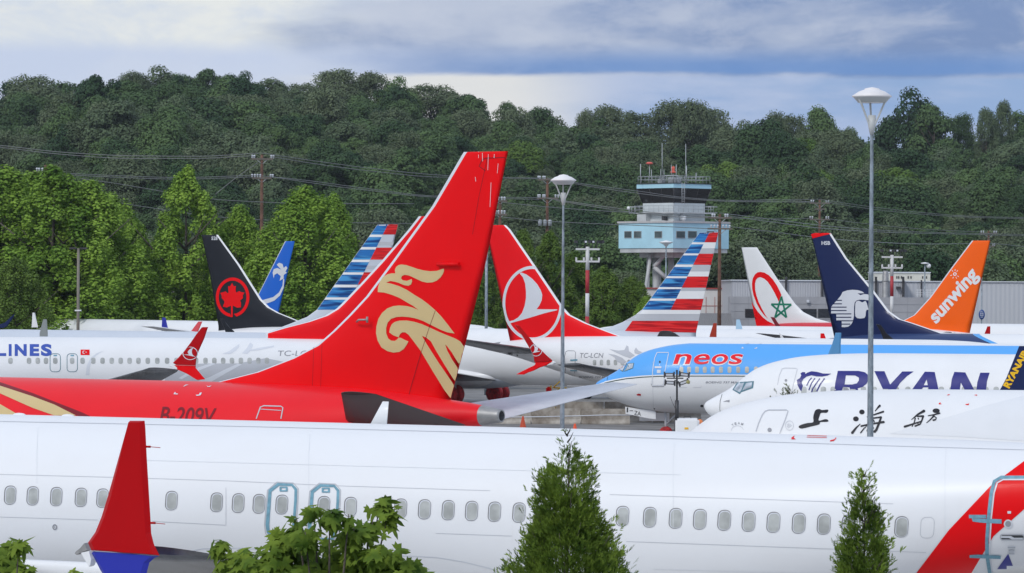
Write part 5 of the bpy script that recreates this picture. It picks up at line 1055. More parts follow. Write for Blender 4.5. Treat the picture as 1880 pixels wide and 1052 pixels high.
a1 = wpx(114); tb('cab_base', [((.0, 0, (zt_(409) + zt_(374)) / 2), (a1, a1, zt_(374) - zt_(409)))], mat('tower_white', (.58, .63, .65), .7, var=.05, vs=.6))
tb('catwalk', [((0, 0, zt_(392)), (a1 + 1.6, a1 + 1.6, .16))], CONC)
bm = bmesh.new(); e_ = (a1 + 1.5) / 2
for z_ in (zt_(379), zt_(385)):
    for s0, s1 in (((-1, -1), (1, -1)), ((-1, -1), (-1, 1)), ((1, -1), (1, 1)), ((-1, 1), (1, 1))): tube(bm, [(s0[0] * e_, s0[1] * e_, z_), (s1[0] * e_, s1[1] * e_, z_)], .03, 5)
for k in range(9):
    t = -e_ + 2 * e_ * k / 8
    for q in ((t, -e_), (-e_, t)): tube(bm, [(q[0], q[1], zt_(392)), (q[0], q[1], zt_(379))], .025, 5)
from_bm('catwalk_railing', bm, RAILM, tw)
tb('side_room', [((-a1 / 2 - .2, a1 / 2 - .6, zt_(402)), (1.2, 1.6, zt_(394) - zt_(409)))], CONC)
a2, a3 = wpx(122) / 2, wpx(136) / 2; bm = bmesh.new(); z2, z3 = zt_(374), zt_(347)
q = [bm.verts.new((sx * a, sy * a, z)) for a, z in ((a2 * .93, z2), (a3, z3)) for sx, sy in ((-1, -1), (1, -1), (1, 1), (-1, 1))]
for k in range(4): bm.faces.new((q[k], q[(k + 1) % 4], q[4 + (k + 1) % 4], q[4 + k]))
cab = from_bm('glass_cab', bm, GLZ, tw); bm = bmesh.new()
for sx, sy in ((-1, -1), (1, -1), (-1, 1)): tube(bm, [(sx * a2 * .94, sy * a2 * .94, z2), (sx * a3 * 1.005, sy * a3 * 1.005, z3)], .07, 6)
for t in (-.33, .33):
    tube(bm, [(t * a2 * .93, -a2 * .935, z2), (t * a3, -a3 * 1.005, z3)], .035, 5); tube(bm, [(-a2 * .935, t * a2 * .93, z2), (-a3 * 1.005, t * a3, z3)], .035, 5)
from_bm('mullions', bm, DKMET, cab)
tb('fascia', [((0, 0, (zt_(347) + zt_(339)) / 2), (a3 * 2 + .05, a3 * 2 + .05, zt_(339) - zt_(347)))], TBLUE); tb('roof_deck', [((0, 0, zt_(338.4)), (a3 * 2 + .2, a3 * 2 + .2, .10))], DKMET)
bm = bmesh.new(); e_ = a3 * .97
for z_ in (zt_(325), zt_(331)):
    for s0, s1 in (((-1, -1), (1, -1)), ((-1, -1), (-1, 1)), ((1, -1), (1, 1)), ((-1, 1), (1, 1))): tube(bm, [(s0[0] * e_, s0[1] * e_, z_), (s1[0] * e_, s1[1] * e_, z_)], .035, 5)
for k in range(11):
    t = -e_ + 2 * e_ * k / 10
    for q in ((t, -e_), (-e_, t)): tube(bm, [(q[0], q[1], zt_(338)), (q[0], q[1], zt_(325))], .025, 5)
from_bm('roof_railing', bm, RAILM, tw)
tb('plant_box', [((.2, .1, zt_(333)), (1.2, 1.2, 1.0)), ((-1.2, 1.0, zt_(334)), (.7, .7, .7))], RAILM)
def tl(px, py, dy=0.0):
    Mi = (Matrix.Translation(tw.location) @ Matrix.Rotation(tw.rotation_euler.z, 4, 'Z')).inverted(); return Mi @ P(px, py, TY + dy)
def rod(name, px, y0, y1, r, m=RAILM, dy=0): bm = bmesh.new(); tube(bm, [tl(px, y0, dy), tl(px, y1, dy)], r, 6); return from_bm(name, bm, m, tw)
for px_, y1, r in ((1215.6, 263, .045), (1259, 264, .045), (1260, 304, .09), (1176, 301, .06), (1232.5, 302, .035), (1241.5, 302, .05), (1213, 310, .04), (1219, 311, .04), (1196, 311, .05), (1278, 317, .06)): rod('aerial', px_, 337, y1, r, dy=-1)
st_ = rod('radar_post', 1192.5, 337, 300, .05, dy=-1); bm = bmesh.new(); lathe(bm, [(.02, .22), (.25, .2), (.46, .06), (.46, 0), (.2, -.1), (.02, -.12)], 20, tl(1192.5, 300.5, -1)); from_bm('dome', bm, SALM, st_)
st_ = rod('beacon_post', 1236, 337, 316, .10, dy=-.5); bm = bmesh.new(); c = tl(1236, 312, -.5); lathe(bm, [(.02, -.4), (.36, -.38), (.36, -.22), (.15, -.15), (.22, .1), (.2, .4), (.02, .45)], 16, c); from_bm('beacon', bm, mat('beacon_orange', (.75, .13, .08), .4), st_)
bm = bmesh.new()
for o_ in (-4.3, 4.3): tube(bm, [tl(1254.5 + o_ * .6, 374, -6.6), tl(1254.5 + o_ * .6, 335, -6.6)], .03, 5)
for k in range(13): tube(bm, [tl(1251.9, 373 - k * 3, -6.6), tl(1257.1, 373 - k * 3, -6.6)], .02, 4)
from_bm('ladder', bm, RAILM, tw)
bm = bmesh.new(); tube(bm, [tl(1250, 336, -3), tl(1244, 322, -3), tl(1222, 322, -3), tl(1206, 334, -3)], .035, 5); tube(bm, [tl(1262, 336, -3), tl(1250, 326, -3), tl(1240, 322, -3)], .03, 5); from_bm('roof_pipes', bm, RAILM, tw)
for x0_, x1_, yy_ in ((1153, 1180, 380), (1155, 1180, 391), (1294, 1317, 380), (1294, 1317, 391)):
    bm = bmesh.new(); tube(bm, [tl(x0_, yy_), tl(x1_, yy_)], .06, 5); from_bm('bracket_arm', bm, RAILM, tw)
for x_ in (1155, 1160, 1166, 1305): rod('arm_post', x_, 392, 379, .05)
bm = bmesh.new(); bmesh.ops.create_uvsphere(bm, u_segments=12, v_segments=8, radius=.22); bmesh.ops.translate(bm, vec=tl(1154, 382), verts=bm.verts); from_bm('camera_dome', bm, WHITE, tw, True)
bm = bmesh.new(); bmesh.ops.create_uvsphere(bm, u_segments=12, v_segments=8, radius=.45); bmesh.ops.translate(bm, vec=tl(1253.5, 399.5, -3.2), verts=bm.verts); from_bm('floodlight', bm, WHITE, tw, True)
tb('vent', [(tuple(tl(1220, 400, -3.4)), (.5, .5, .6))], DKMET)
bm = bmesh.new()
for x0_, y0_, x1_, y1_, r, dy in ((1190, 462, 1190, 560, .2, 0), (1232, 462, 1232, 610, .42, 0), (1254, 462, 1254, 610, .25, 1), (1206, 462, 1206, 610, .58, 1)): tube(bm, [tl(x0_, y0_, dy), tl(x1_, y1_ + 30, dy)], r, 10)
tube(bm, [tl(1195, 466, -2), tl(1181, 560, -2), tl(1176, 620, -2)], .22, 8)
from_bm('shaft', bm, CONC, tw)
bm = bmesh.new(); tube(bm, [tl(1201, 490, -2.5), tl(1222, 466, -2.5)], .26, 4); tube(bm, [tl(1201, 490, -2.5), tl(1228, 515, -2.5)], .28, 4); tube(bm, [tl(1180, 530, -2.5), tl(1196, 560, -2.5)], .22, 6); from_bm('outside_stair', bm, CONC, tw)
# ================================================================== BUILDINGS
def slabbox(bm, x0, x1, y0, y1, Y, depth, mi=0, zbot=None):
    a, b = P(x0, y0, Y), P(x1, y0, Y); zt = a.z; zb = zbot if zbot is not None else P(x0, y1, Y).z
    box(bm, ((a.x + b.x) / 2, Y + depth / 2, (zt + zb) / 2), (b.x - a.x, depth, zt - zb), 0, mi)
def corr(name, col, sx): 
    m = bpy.data.materials.new(name); m.use_nodes = True; b = NB(m.node_tree); pr = m.node_tree.nodes['Principled BSDF']; o = b.n('ShaderNodeTexCoord').outputs['Object']
    wv = b.n('ShaderNodeTexWave'); wv.wave_type = 'BANDS'; wv.bands_direction = 'X'; b.link(o, wv.inputs[0]); wv.inputs['Scale'].default_value = sx
    bn = b.n('ShaderNodeBump'); bn.inputs['Strength'].default_value = .5; bn.inputs['Distance'].default_value = .08; b.link(wv.outputs[1], bn.inputs['Height']); b.link(bn.outputs[0], pr.inputs['Normal'])
    c = b.mix(b.noise(o, .3, 3), tuple(k * .92 for k in col), col); b.link(c, pr.inputs['Base Color']); pr.inputs['Roughness'].default_value = .5; return m
def bld(name, label, x, Y, cat='building'): return empty(name, (P(x, 600, Y).x, Y, 0), 0, label, cat)
def bpart(root, name, bm, m, parent=None):
    o = from_bm(name, bm, m, parent or root); par = parent or root
    o.data.transform(Matrix.Translation(-root.location)); return o
HY = 430.0; hb = bld('terminal_building', 'long light grey terminal building with dark window strips behind the fins', 1480, HY)
UP = corr('grey_cladding', (.46, .47, .50), 1.1); LOW = mat('grey_panels', (.36, .365, .39), .6, var=.05, vs=.3)
bm = bmesh.new(); slabbox(bm, 1344, 1662, 515, 546, HY + 4, 26, 0, 0); bpart(hb, 'upper_wall', bm, UP)
bm = bmesh.new(); slabbox(bm, 1340, 1712, 544.5, 620, HY, 3.9, 0, 0); bpart(hb, 'lower_wall', bm, LOW)
bm = bmesh.new(); slabbox(bm, 1341, 1664, 513.4, 515.2, HY + 3.8, 26.5); bpart(hb, 'roof_edge', bm, PGREY)
for x0_, x1_ in ((1368, 1385.5), (1470, 1499), (1502, 1530)):
    bm = bmesh.new(); slabbox(bm, x0_, x1_, 567, 583, HY - .08, .1); w_ = bpart(hb, 'window', bm, DKMET)
    bm = bmesh.new(); slabbox(bm, x0_ + .8, x1_ - .8, 568, 574.5, HY - .12, .06); slabbox(bm, x0_ + .8, x1_ - .8, 575.3, 582.3, HY - .12, .06); bpart(hb, 'pane', bm, GLZ, w_)
bm = bmesh.new()
for x_ in (1443.5, 1510, 1608.5, 1658.5): slabbox(bm, x_ - 2, x_ + 2, 508, 544.5, HY + 3.6, .3)
bm.free()
for x_ in (1443.5, 1510, 1608.5, 1658.5):
    bm = bmesh.new(); slabbox(bm, x_ - 2, x_ + 2, 508, 544.5, HY + 3.6, .3); bpart(hb, 'downpipe', bm, DKMET)
bm = bmesh.new()
for x_ in (1349, 1374, 1399, 1425, 1455, 1486, 1516, 1546, 1576, 1606, 1636, 1666, 1696): slabbox(bm, x_, x_ + .5, 545, 610, HY - .03, .03)
for y_ in (557, 571, 585): slabbox(bm, 1341, 1711, y_, y_ + .5, HY - .035, .03)
bpart(hb, 'panel_joints', bm, MGREY)
bm = bmesh.new(); slabbox(bm, 1481, 1486, 550.5, 555.5, HY - .4, .4); bpart(hb, 'wall_light', bm, PGREY)
bm = bmesh.new(); slabbox(bm, 1646, 1654, 526, 531, HY + 3.4, .5); bpart(hb, 'wall_lamp', bm, DKMET)
bm = bmesh.new()
for z_ in (532, 537, 541): slabbox(bm, 1682, 1724, z_, z_ + .7, HY + 1, .06)
for x_ in range(1684, 1724, 6): slabbox(bm, x_, x_ + .7, 531, 545, HY + 1, .06)
bpart(hb, 'roof_railing', bm, WHITE)
hg = bld('hangar', 'light grey corrugated hangar behind the orange fin', 1780, HY + 6)
bm = bmesh.new(); slabbox(bm, 1662, 1990, 517, 620, HY + 6, 40, 0, 0); bpart(hg, 'wall', bm, corr('hangar_cladding', (.52, .54, .575), .6))
bm = bmesh.new(); slabbox(bm, 1661, 1991, 515.6, 517.2, HY + 5.8, 40.4); bpart(hg, 'roof_edge', bm, PGREY)
bm = bmesh.new(); slabbox(bm, 1690.5, 1693, 514, 545, HY + 5.7, .25); bpart(hg, 'downpipe', bm, DKMET)
ru = bld('rooftop_unit', 'cream plant room on the roof behind the tall lamp post', 1656, HY + 20, 'plant room'); CRM = mat('cream_panel', (.58, .57, .50), .6, var=.05, vs=.5)
bm = bmesh.new(); slabbox(bm, 1606, 1708, 500, 520, HY + 20, 8); bpart(ru, 'body', bm, CRM)
for x_ in (1622, 1646.5, 1650, 1655, 1667.5, 1672.5, 1694, 1701):
    bm = bmesh.new(); slabbox(bm, x_ - 1, x_ + 1, 507, 511.5, HY + 19.93, .06); bpart(ru, 'louvre', bm, DKMET)
bm = bmesh.new(); slabbox(bm, 1605, 1709, 499, 500.4, HY + 19.8, 8.4); bpart(ru, 'roof_edge', bm, PGREY)
sk_ = bld('flue_stack', 'silver flue stack standing beside the tall lamp post', 1625.5, HY + 3, 'chimney'); c = P(1625.5, 545, HY + 3); bm = bmesh.new(); zt = P(1625.5, 497, HY + 3).z
lathe(bm, [(.36, .01), (.36, zt - .5), (.30, zt - .35), (.30, zt), (.26, zt), (.26, zt - .3)], 18, (c.x, c.y, 0)); bpart(sk_, 'pipe', bm, METAL)
bm = bmesh.new(); lathe(bm, [(.36, zt - 1.2), (.42, zt - 1.2), (.42, zt - 1.1), (.36, zt - 1.1)], 18, (c.x, c.y, 0)); bpart(sk_, 'band', bm, METAL)
wb = bld('warehouse', 'low white warehouse with a red roof line below the tower', 1260, 455); bm = bmesh.new(); slabbox(bm, 1180, 1346, 530, 620, 455, 20, 0, 0); bpart(wb, 'wall', bm, mat('warehouse_white', (.62, .61, .60), .7, var=.06, vs=.3))
bm = bmesh.new(); slabbox(bm, 1179, 1347, 527.8, 530.2, 454.8, 20.4); bpart(wb, 'roof_edge', bm, mat('dull_red_trim', (.36, .06, .05), .6))
bm = bmesh.new()
for x_ in (1284, 1296, 1312, 1330): slabbox(bm, x_, x_ + .7, 545, 575, 454.95, .04)
slabbox(bm, 1280, 1345, 561, 562, 454.95, .04); bpart(wb, 'wall_joints', bm, mat('dull_red_trim', (.36, .06, .05), .6))
lr = bld('low_shed', 'low shed with a ribbed brown-grey roof beside the wooden pole', 1320, 425, 'shed'); bm = bmesh.new()
a, b, c, d = P(1284, 575, 428), P(1342, 575, 428), P(1346, 598, 420), P(1280, 598, 420); f = [bm.verts.new(q) for q in (a, b, c, d)]; bm.faces.new(f)
f2 = [bm.verts.new(q - Vector((0, 0, .15))) for q in (a, b, c, d)]; bm.faces.new(f2[::-1]); bpart(lr, 'roof', bm, corr('ribbed_roof', (.17, .16, .155), 1.5)); bm = bmesh.new(); slabbox(bm, 1282, 1344, 599, 620, 420.5, 7, 0, 0); bpart(lr, 'wall', bm, LOW)
gb = bld('white_house', 'white building glimpsed through the trees left of the black fin', 320, 420); bm = bmesh.new(); slabbox(bm, 265, 440, 535, 610, 420, 10, 0, 0); bpart(gb, 'wall', bm, MATS['warehouse_white']); bm = bmesh.new()
for x_ in (285, 318, 352): slabbox(bm, x_, x_ + 14, 548, 560, 419.9, .12)
bpart(gb, 'window', bm, DKMET)
# ================================================================== LAMP POSTS AND MASTS
def lamp(x, ytop, wpx_, Y, label):
    k = wpx_ / 72.0 / (Y / 88.0) ** -1 if False else 1.0
    top = P(x, ytop, Y); r0 = wpx_ / 2 * Y / F; root = empty('lamp_post', (top.x, Y, 0), 0.25, label, 'street lamp', 'round-topped galvanised lamp posts'); zt = top.z; u = r0 / 36
    bm = bmesh.new(); tube(bm, [(0, 0, 0), (0, 0, (zt - 86 * u))], [.10, u * 2.9], 14, False); from_bm('pole', bm, GALV, root, True)
    bm = bmesh.new(); box(bm, (0, 0, .02), (.35, .35, .04), 0, 0, .008); from_bm('base_plate', bm, GALV, root)
    PL = mat('lamp_paint', (.50, .52, .52), .5); bm = bmesh.new(); lathe(bm, [(.001, zt), (u * 6, zt - u), (u * 13, zt - 2.5 * u), (u * 14, zt - 4.5 * u), (u * 24, zt - 8 * u), (r0, zt - 16 * u), (r0, zt - 17.5 * u), (u * 33, zt - 19 * u), (u * 25, zt - 28 * u), (u * 23, zt - 28 * u), (.01, zt - 27 * u)], 40)
    cap_ = from_bm('lamp_head', bm, mat('lamp_white', (.80, .78, .78), .4), root)
    bm = bmesh.new(); lathe(bm, [(u * 35, zt - 17.6 * u), (u * 33.2, zt - 19 * u), (u * 25.2, zt - 28.2 * u), (u * 21, zt - 28.2 * u)], 40); from_bm('reflector_ring', bm, PL, cap_)
    for q in range(3):
        a = q * 2 * PI / 3 + 1.35; bm = bmesh.new(); tube(bm, [(math.cos(a) * u * 30, math.sin(a) * u * 30, zt - 18 * u), (math.cos(a) * u * 24, math.sin(a) * u * 24, zt - 30 * u), (math.cos(a) * u * 5, math.sin(a) * u * 5, zt - 70 * u), (0, 0, zt - 84 * u)], [u * 2.2, u * 2.0, u * 1.8, u * 2.5], 8); from_bm('bracket', bm, PL, root)
    bm = bmesh.new(); lathe(bm, [(.01, zt - 51 * u), (u * 7, zt - 51 * u), (u * 7.2, zt - 68 * u), (u * 3.4, zt - 86 * u), (.01, zt - 86 * u)], 20); from_bm('ballast_housing', bm, PL, root)
lamp(1601, 160, 73, 88, 'tall galvanised lamp post with a round white top, rising above the ridge')
lamp(1034.5, 320, 47.5, 124, 'lamp post with a round white top beside the ringed red fin')
def thin(name, label, x, ytop, Y, r, m, cat, parts=()):
    top = P(x, ytop, Y); root = empty(name, (top.x, Y, 0), 0, label, cat); bm = bmesh.new(); tube(bm, [(0, 0, 0), (0, 0, top.z)], [r * 1.2, r], 8); from_bm('pole', bm, m, root)
    return root, top
r_, t_ = thin('lamp_pole', 'plain grey pole rising behind the tall red fin', 893.5, 418, 300, .11, GALV, 'street lamp')
bm = bmesh.new(); box(bm, (0, 0, t_.z + .1), (.5, .35, .25), 0, 0, .03); from_bm('lamp_head', bm, GALV, r_)
r_, t_ = thin('parking_lamp', 'brown pole with a two-headed lamp in front of the left trees', 144, 456, 330, .12, mat('weathered_pole', (.22, .20, .17), .8), 'street lamp')
for q in (-1, 1):
    bm = bmesh.new(); box(bm, (q * .45, 0, t_.z), (.62, .4, .18), 0, 0, .03); from_bm('lamp_head', bm, DKMET, r_)
bm = bmesh.new(); box(bm, (0, 0, 1.6 + P(144, 570, 330).z - 1.6), (.55, .3, .12)); from_bm('bracket', bm, WHITE, r_)
r_, t_ = thin('street_lamp', 'slim lamp post with a flat round head in front of the tower', 1223, 445, 400, .07, GALV, 'street lamp')
bm = bmesh.new(); lathe(bm, [(.01, t_.z + .22), (.5, t_.z + .1), (.78, t_.z), (.3, t_.z - .2), (.05, t_.z - .5)], 20); from_bm('lamp_head', bm, WHITE, r_)
r_, t_ = thin('street_lamp', 'slim lamp post with a small dome on the hangar roof', 1698, 484, 420, .07, GALV, 'street lamp')
bm = bmesh.new(); lathe(bm, [(.01, t_.z + .15), (.4, t_.z + .08), (.45, t_.z), (.05, t_.z - .05)], 16); from_bm('lamp_head', bm, WHITE, r_)
bm = bmesh.new(); bmesh.ops.create_uvsphere(bm, u_segments=12, v_segments=8, radius=.26); bmesh.ops.translate(bm, vec=(.42, 0, t_.z - .25), verts=bm.verts); from_bm('camera_dome', bm, WHITE, r_, True)
r_, t_ = thin('sign_post', 'thin post carrying a round blue hangar sign', 1802.5, 505, 400, .06, GALV, 'sign')
bm = bmesh.new(); c = P(1802.5, 577.5, 400); lathe(bm, [(.01, -.06), (.30, -.06), (.33, 0), (.30, .06), (.01, .06)], 28, (0, 0, 0), 'Y'); bmesh.ops.scale(bm, vec=(1, 1, 1.6), verts=bm.verts); bmesh.ops.translate(bm, vec=(0, -.15, c.z), verts=bm.verts); sg_ = from_bm('sign_disc', bm, BLUE if False else mat('sign_blue', (.02, .07, .26), .4), r_)
bm = bmesh.new()
for z_ in (-.28, -.08, .12, .3): box(bm, (-.02, -.23, c.z + z_), (.34 - abs(z_) * .4, .01, .035)); 
for x_ in (-.14, .02, .14): box(bm, (x_, -.235, c.z + .02), (.03, .01, .5 - abs(x_)))
from_bm('sign_emblem', bm, PGREY, sg_)
MWH = mat('mast_white', (.66, .66, .66), .55); MRD = mat('mast_red', (.42, .03, .04), .55)
def mast(x, y_top, Y, label, yb, s):
    root = empty('approach_mast', (P(x, 600, Y).x, Y, 0), 0.1, label, 'lighting mast', 'red and white masts with cross bars'); z = lambda y: P(x, y, Y).z; u = Y / F
    for i, (ya, yb_) in enumerate(yb):
        bm = bmesh.new(); tube(bm, [(0, 0, max(0, z(yb_))), (0, 0, z(ya))], 3.6 * s * u, 12); from_bm('pole_section', bm, MWH if i % 2 == 0 else MRD, root)
    for yy_ in (457.5, 480):
        y_ = y_top + (yy_ - 453) * s; bm = bmesh.new(); box(bm, (0, -.05, z(y_)), (44 * s * u, .16, 3.2 * s * u))
        if yy_ > 470:
            for x_ in (-21, -7, 7, 21): box(bm, (x_ * s * u, -.05, z(y_) + 4 * s * u), (3 * s * u, .16, 7 * s * u))
        from_bm('cross_bar', bm, MWH, root)
    for x_, t in ((-22, .2), (-4, 0), (3.5, 0), (10, .5), (20, .4), (27, .3)):
        bm = bmesh.new(); box(bm, (x_ * s * u, -.1, z(y_top - 9 * s)), (5.5 * s * u, .25, 5 * s * u), t); lg = from_bm('floodlight', bm, DKMET, root)
        bm = bmesh.new(); tube(bm, [(x_ * s * u, 0, z(y_top - 9 * s)), (x_ * s * u * .8, 0, z(y_top + 3 * s))], .03, 5); from_bm('stem', bm, DKMET, lg)
        if x_ in (-4, 10): bm = bmesh.new(); box(bm, (x_ * s * u, -.26, z(y_top - 9 * s)), (3.6 * s * u, .05, 3.4 * s * u), t * .3); from_bm('lens', bm, PGREY, lg)
mast(1078, 453, 300, 'red and white mast with cross bars right of the ringed red fin', [(453, 496), (496, 538.5), (538.5, 581), (581, 640)], 1.0)
mast(1637, 468, 330, 'red and white mast with cross bars right of the tall lamp post', [(468, 507), (507, 544), (544, 580), (580, 640)], .88)
# wooden poles and wires
WOOD = mat('pole_wood', (.145, .075, .05), .9, var=.2, vs=2); WIRE = mat('wire', (.19, .20, .20), .6, .0); ARM = mat('cross_arm', (.16, .14, .12), .9)
def wpole(x, yt, yb, Y, arms, label, extra=None):
    top = P(x, yt, Y); root = empty('power_pole', (top.x, Y, 0), 0.12, label, 'utility pole', 'wooden power poles along the foot of the hill'); u = Y / F
    bm = bmesh.new(); tube(bm, [(0, 0, 0), (0, 0, top.z)], [.24, .15], 10); from_bm('pole', bm, WOOD, root)
    for ya, wl_, ins in arms:
        z = P(x, ya, Y).z; bm = bmesh.new(); box(bm, (0, -.12, z), (wl_ * u, .14, .18)); a = from_bm('cross_arm', bm, ARM, root)
        bm = bmesh.new(); 
        for q in (-1, 1): tube(bm, [(q * wl_ * .28 * u, -.1, z), (0, -.1, z - wl_ * .24 * u)], .04, 5)
        from_bm('brace', bm, RAILM, a)
        for xi in ins: bm = bmesh.new(); lathe(bm, [(.03, z + .05), (.09, z + .12), (.09, z + .30), (.13, z + .33), (.09, z + .40), (.02, z + .44)], 8, (xi * u, -.12, 0)); from_bm('insulator', bm, PGREY, a)
    return root
wpole(481, 284, 400, 400, [(292, 40, (-18, -14, 17, 21)), (327, 36, (-18, -13, -8, -3, 16, 20))], 'wooden power pole with two cross arms above the green trees')
pt_ = wpole(1005, 327, 440, 430, [(330, 36, (-17, -14, -8, -5)), (364, 40, (-17, -14, -8, -5, 15, 20))], 'wooden power pole with transformers behind the nearer lamp post')
for x_ in (-14, -5, 4):
    z = P(1005, 409, 430).z; bm = bmesh.new(); lathe(bm, [(.01, z - .35), (.22, z - .35), (.22, z + .25), (.1, z + .35), (.01, z + .36)], 12, (x_ * 430 / F, -.4, 0)); from_bm('transformer', bm, RAILM, pt_)
wpole(1321.5, 393, 600, 405, [(400, 44, (-14, -10, 10, 14)), (420, 46, (-16, -10, -4, 6, 12, 18))], 'dark wooden power pole directly in front of the tower office floor')
wpole(1505, 366, 430, 520, [(373, 38, (-16, -12, 12, 16)), (403, 38, (-18, -14, 12, 16)), (384, 20, ())], 'wooden power pole behind the navy fin')
wpole(1815, 424, 520, 560, [(429, 34, (-14, -10, 10, 14)), (452, 20, (8, 11))], 'short-looking wooden power pole behind the orange fin')
wpole(84, 303, 400, 385, [(316, 50, (-16, -12, -6, 8, 14, 20))], 'power pole mostly hidden in the left trees')
wpole(918, 368, 470, 380, [(369, 26, (-8, -3, 3, 8)), (394, 26, (-8, -3, 3, 8))], 'power pole mostly hidden behind the tall red fin')
def wire(label, pts, Y0, Y1, r=.038, sag=0.0):
    """wire through traced heights; depth runs evenly from Y0 to Y1"""
    bm = bmesh.new(); x0, x1 = pts[0][0], pts[-1][0]; q = []
    xs = np.linspace(x0, x1, 28); yv = [cubic([p[0] for p in pts], [p[1] for p in pts], x) for x in xs]
    for x, y in zip(xs, yv): q.append(P(x, y, Y0 + (Y1 - Y0) * (x - x0) / (x1 - x0)))
    tube(bm, q, r, 5); o = from_bm('power_line', bm, WIRE); setp(o, label, 'wire', 'overhead wires')
wire('top wire from the left edge to the first wooden pole', [(-60, 262), (0, 267), (120, 280), (240, 286), (360, 287), (481, 281)], 400, 398)
wire('second wire from the left edge just under the top wire', [(-60, 265), (0, 270.5), (120, 284), (240, 291), (360, 291), (463, 286)], 400, 398)
wire('upper wire falling from the first wooden pole to the second one', [(481, 281), (560, 293), (680, 309), (800, 321), (900, 326), (1000, 327)], 398, 428)
wire('lower of the top wires right of the first wooden pole', [(500, 288), (580, 301), (680, 314), (800, 325), (990, 328)], 398, 428)
wire('wire from the hidden left pole to the lower arm of the first pole', [(100, 317), (200, 322), (330, 326), (463, 322)], 385, 398)
wire('twin wire from the hidden left pole to the lower arm of the first pole', [(105, 320), (200, 325), (330, 329), (463, 325)], 385, 398)
wire('lower wire falling right from the first wooden pole', [(481, 323), (560, 331), (680, 347), (800, 360), (990, 363)], 398, 428)
wire('twin lower wire falling right from the first wooden pole', [(500, 325), (580, 337), (680, 350), (800, 362), (990, 366)], 398, 428)
wire('wire descending behind the loose tall tree', [(150, 328), (220, 338), (290, 350), (420, 368), (600, 374), (760, 374)], 380, 400)
wire('low wire passing left of the tall red fin', [(180, 366), (300, 385), (420, 400), (600, 408), (800, 411)], 390, 420)
wire('long wire sweeping from the second pole across the tower cab', [(1005, 327), (1100, 342), (1180, 352), (1250, 362), (1350, 368), (1505, 366)], 428, 510)
wire('second long wire across the tower cab', [(1020, 331), (1100, 345), (1180, 356), (1260, 365), (1350, 370), (1490, 371)], 428, 440)
wire('wire from the second pole down to the tower catwalk level', [(1005, 364), (1100, 378), (1180, 388), (1280, 397), (1321, 398)], 428, 405)
wire('twin wire from the second pole down to the tower catwalk level', [(1020, 368), (1100, 381), (1180, 392), (1260, 399), (1311, 400)], 428, 405)
wire('straight wire behind the nearer lamp post', [(925, 372), (1005, 380), (1100, 387), (1200, 392), (1310, 399)], 385, 405)
wire('low wire crossing the tower office floor', [(925, 399), (1000, 406), (1100, 411), (1200, 415), (1305, 420)], 385, 405)
wire('wire from the tower pole toward the hangar, dipping right', [(1340, 416), (1430, 427), (1500, 436), (1600, 444), (1700, 448), (1810, 447), (1900, 455)], 405, 500)
wire('upper wire from the tower pole to the right', [(1321, 391), (1420, 403), (1520, 415), (1640, 424), (1760, 428), (1900, 431)], 405, 540)
wire('second upper wire from the tower pole to the right', [(1335, 396), (1420, 408), (1520, 420), (1640, 427), (1760, 430), (1900, 434)], 405, 540)
wire('upper wire falling right from the pole behind the navy fin', [(1505, 366), (1600, 380), (1700, 391), (1780, 397), (1900, 400)], 515, 560)
wire('second wire falling right from the pole behind the navy fin', [(1517, 371), (1600, 384), (1700, 394), (1780, 399), (1900, 402)], 515, 560)
wire('lower arm wire right of the pole behind the navy fin', [(1520, 402), (1600, 412), (1700, 421), (1800, 426)], 515, 555)
wire('lower arm wire left of the pole behind the navy fin', [(1335, 400), (1400, 402), (1490, 401)], 505, 515)
wire('upper arm wire left of the pole behind the navy fin', [(1340, 369), (1420, 367), (1495, 371)], 505, 515)
wire('guy wire slanting down left from the first wooden pole', [(395, 357), (430, 329), (474, 298)], 398, 399)
# ================================================================== SMALL THINGS ON THE APRON
BARR = mat('stained_concrete', (.30, .28, .25), .9, var=.3, vs=.7, bump=.5, bs=5, cols=((.16, .13, .10), (.52, .49, .44)))
def barrier_mesh():
    bm = bmesh.new(); prof = [(-.30, 0), (-.30, .08), (-.17, .30), (-.10, .95), (.10, .95), (.17, .30), (.30, .08), (.30, 0)]
    rg = [[bm.verts.new((x, y, z)) for y, z in prof] for x in (-1.5, 1.5)]
    for k in range(8): bm.faces.new((rg[0][k], rg[0][(k + 1) % 8], rg[1][(k + 1) % 8], rg[1][k]))
    bm.faces.new(rg[0][::-1]); bm.faces.new(rg[1]); bmesh.ops.recalc_face_normals(bm, faces=bm.faces[:]); me = bpy.data.meshes.new('concrete_barrier'); bm.to_mesh(me); bm.free(); return me
bme = barrier_mesh(); k = 0
for row, (Yb, x0_, x1_) in enumerate(((236.0, 930, 1200), (239.5, 975, 1290))):
    x = P(x0_, 750, Yb).x
    while x < P(x1_, 750, Yb).x:
        if k == 0: o = link('concrete_barrier', bme, BARR)
        else: o = bpy.data.objects.new('concrete_barrier', bme); COL.objects.link(o)
        o.location = (x, Yb, 0); o.rotation_euler = (0, 0, .02 * ((k * 7) % 5 - 2)); o.scale = (1, 1, 1 + .35 * row)
        setp(o, 'stained concrete barrier in the row on the apron under the ringed jet' if row == 0 else 'taller stained concrete barrier in the rear row near the blue jet nose', 'barrier', 'concrete barriers in rows'); x += 3.06; k += 1
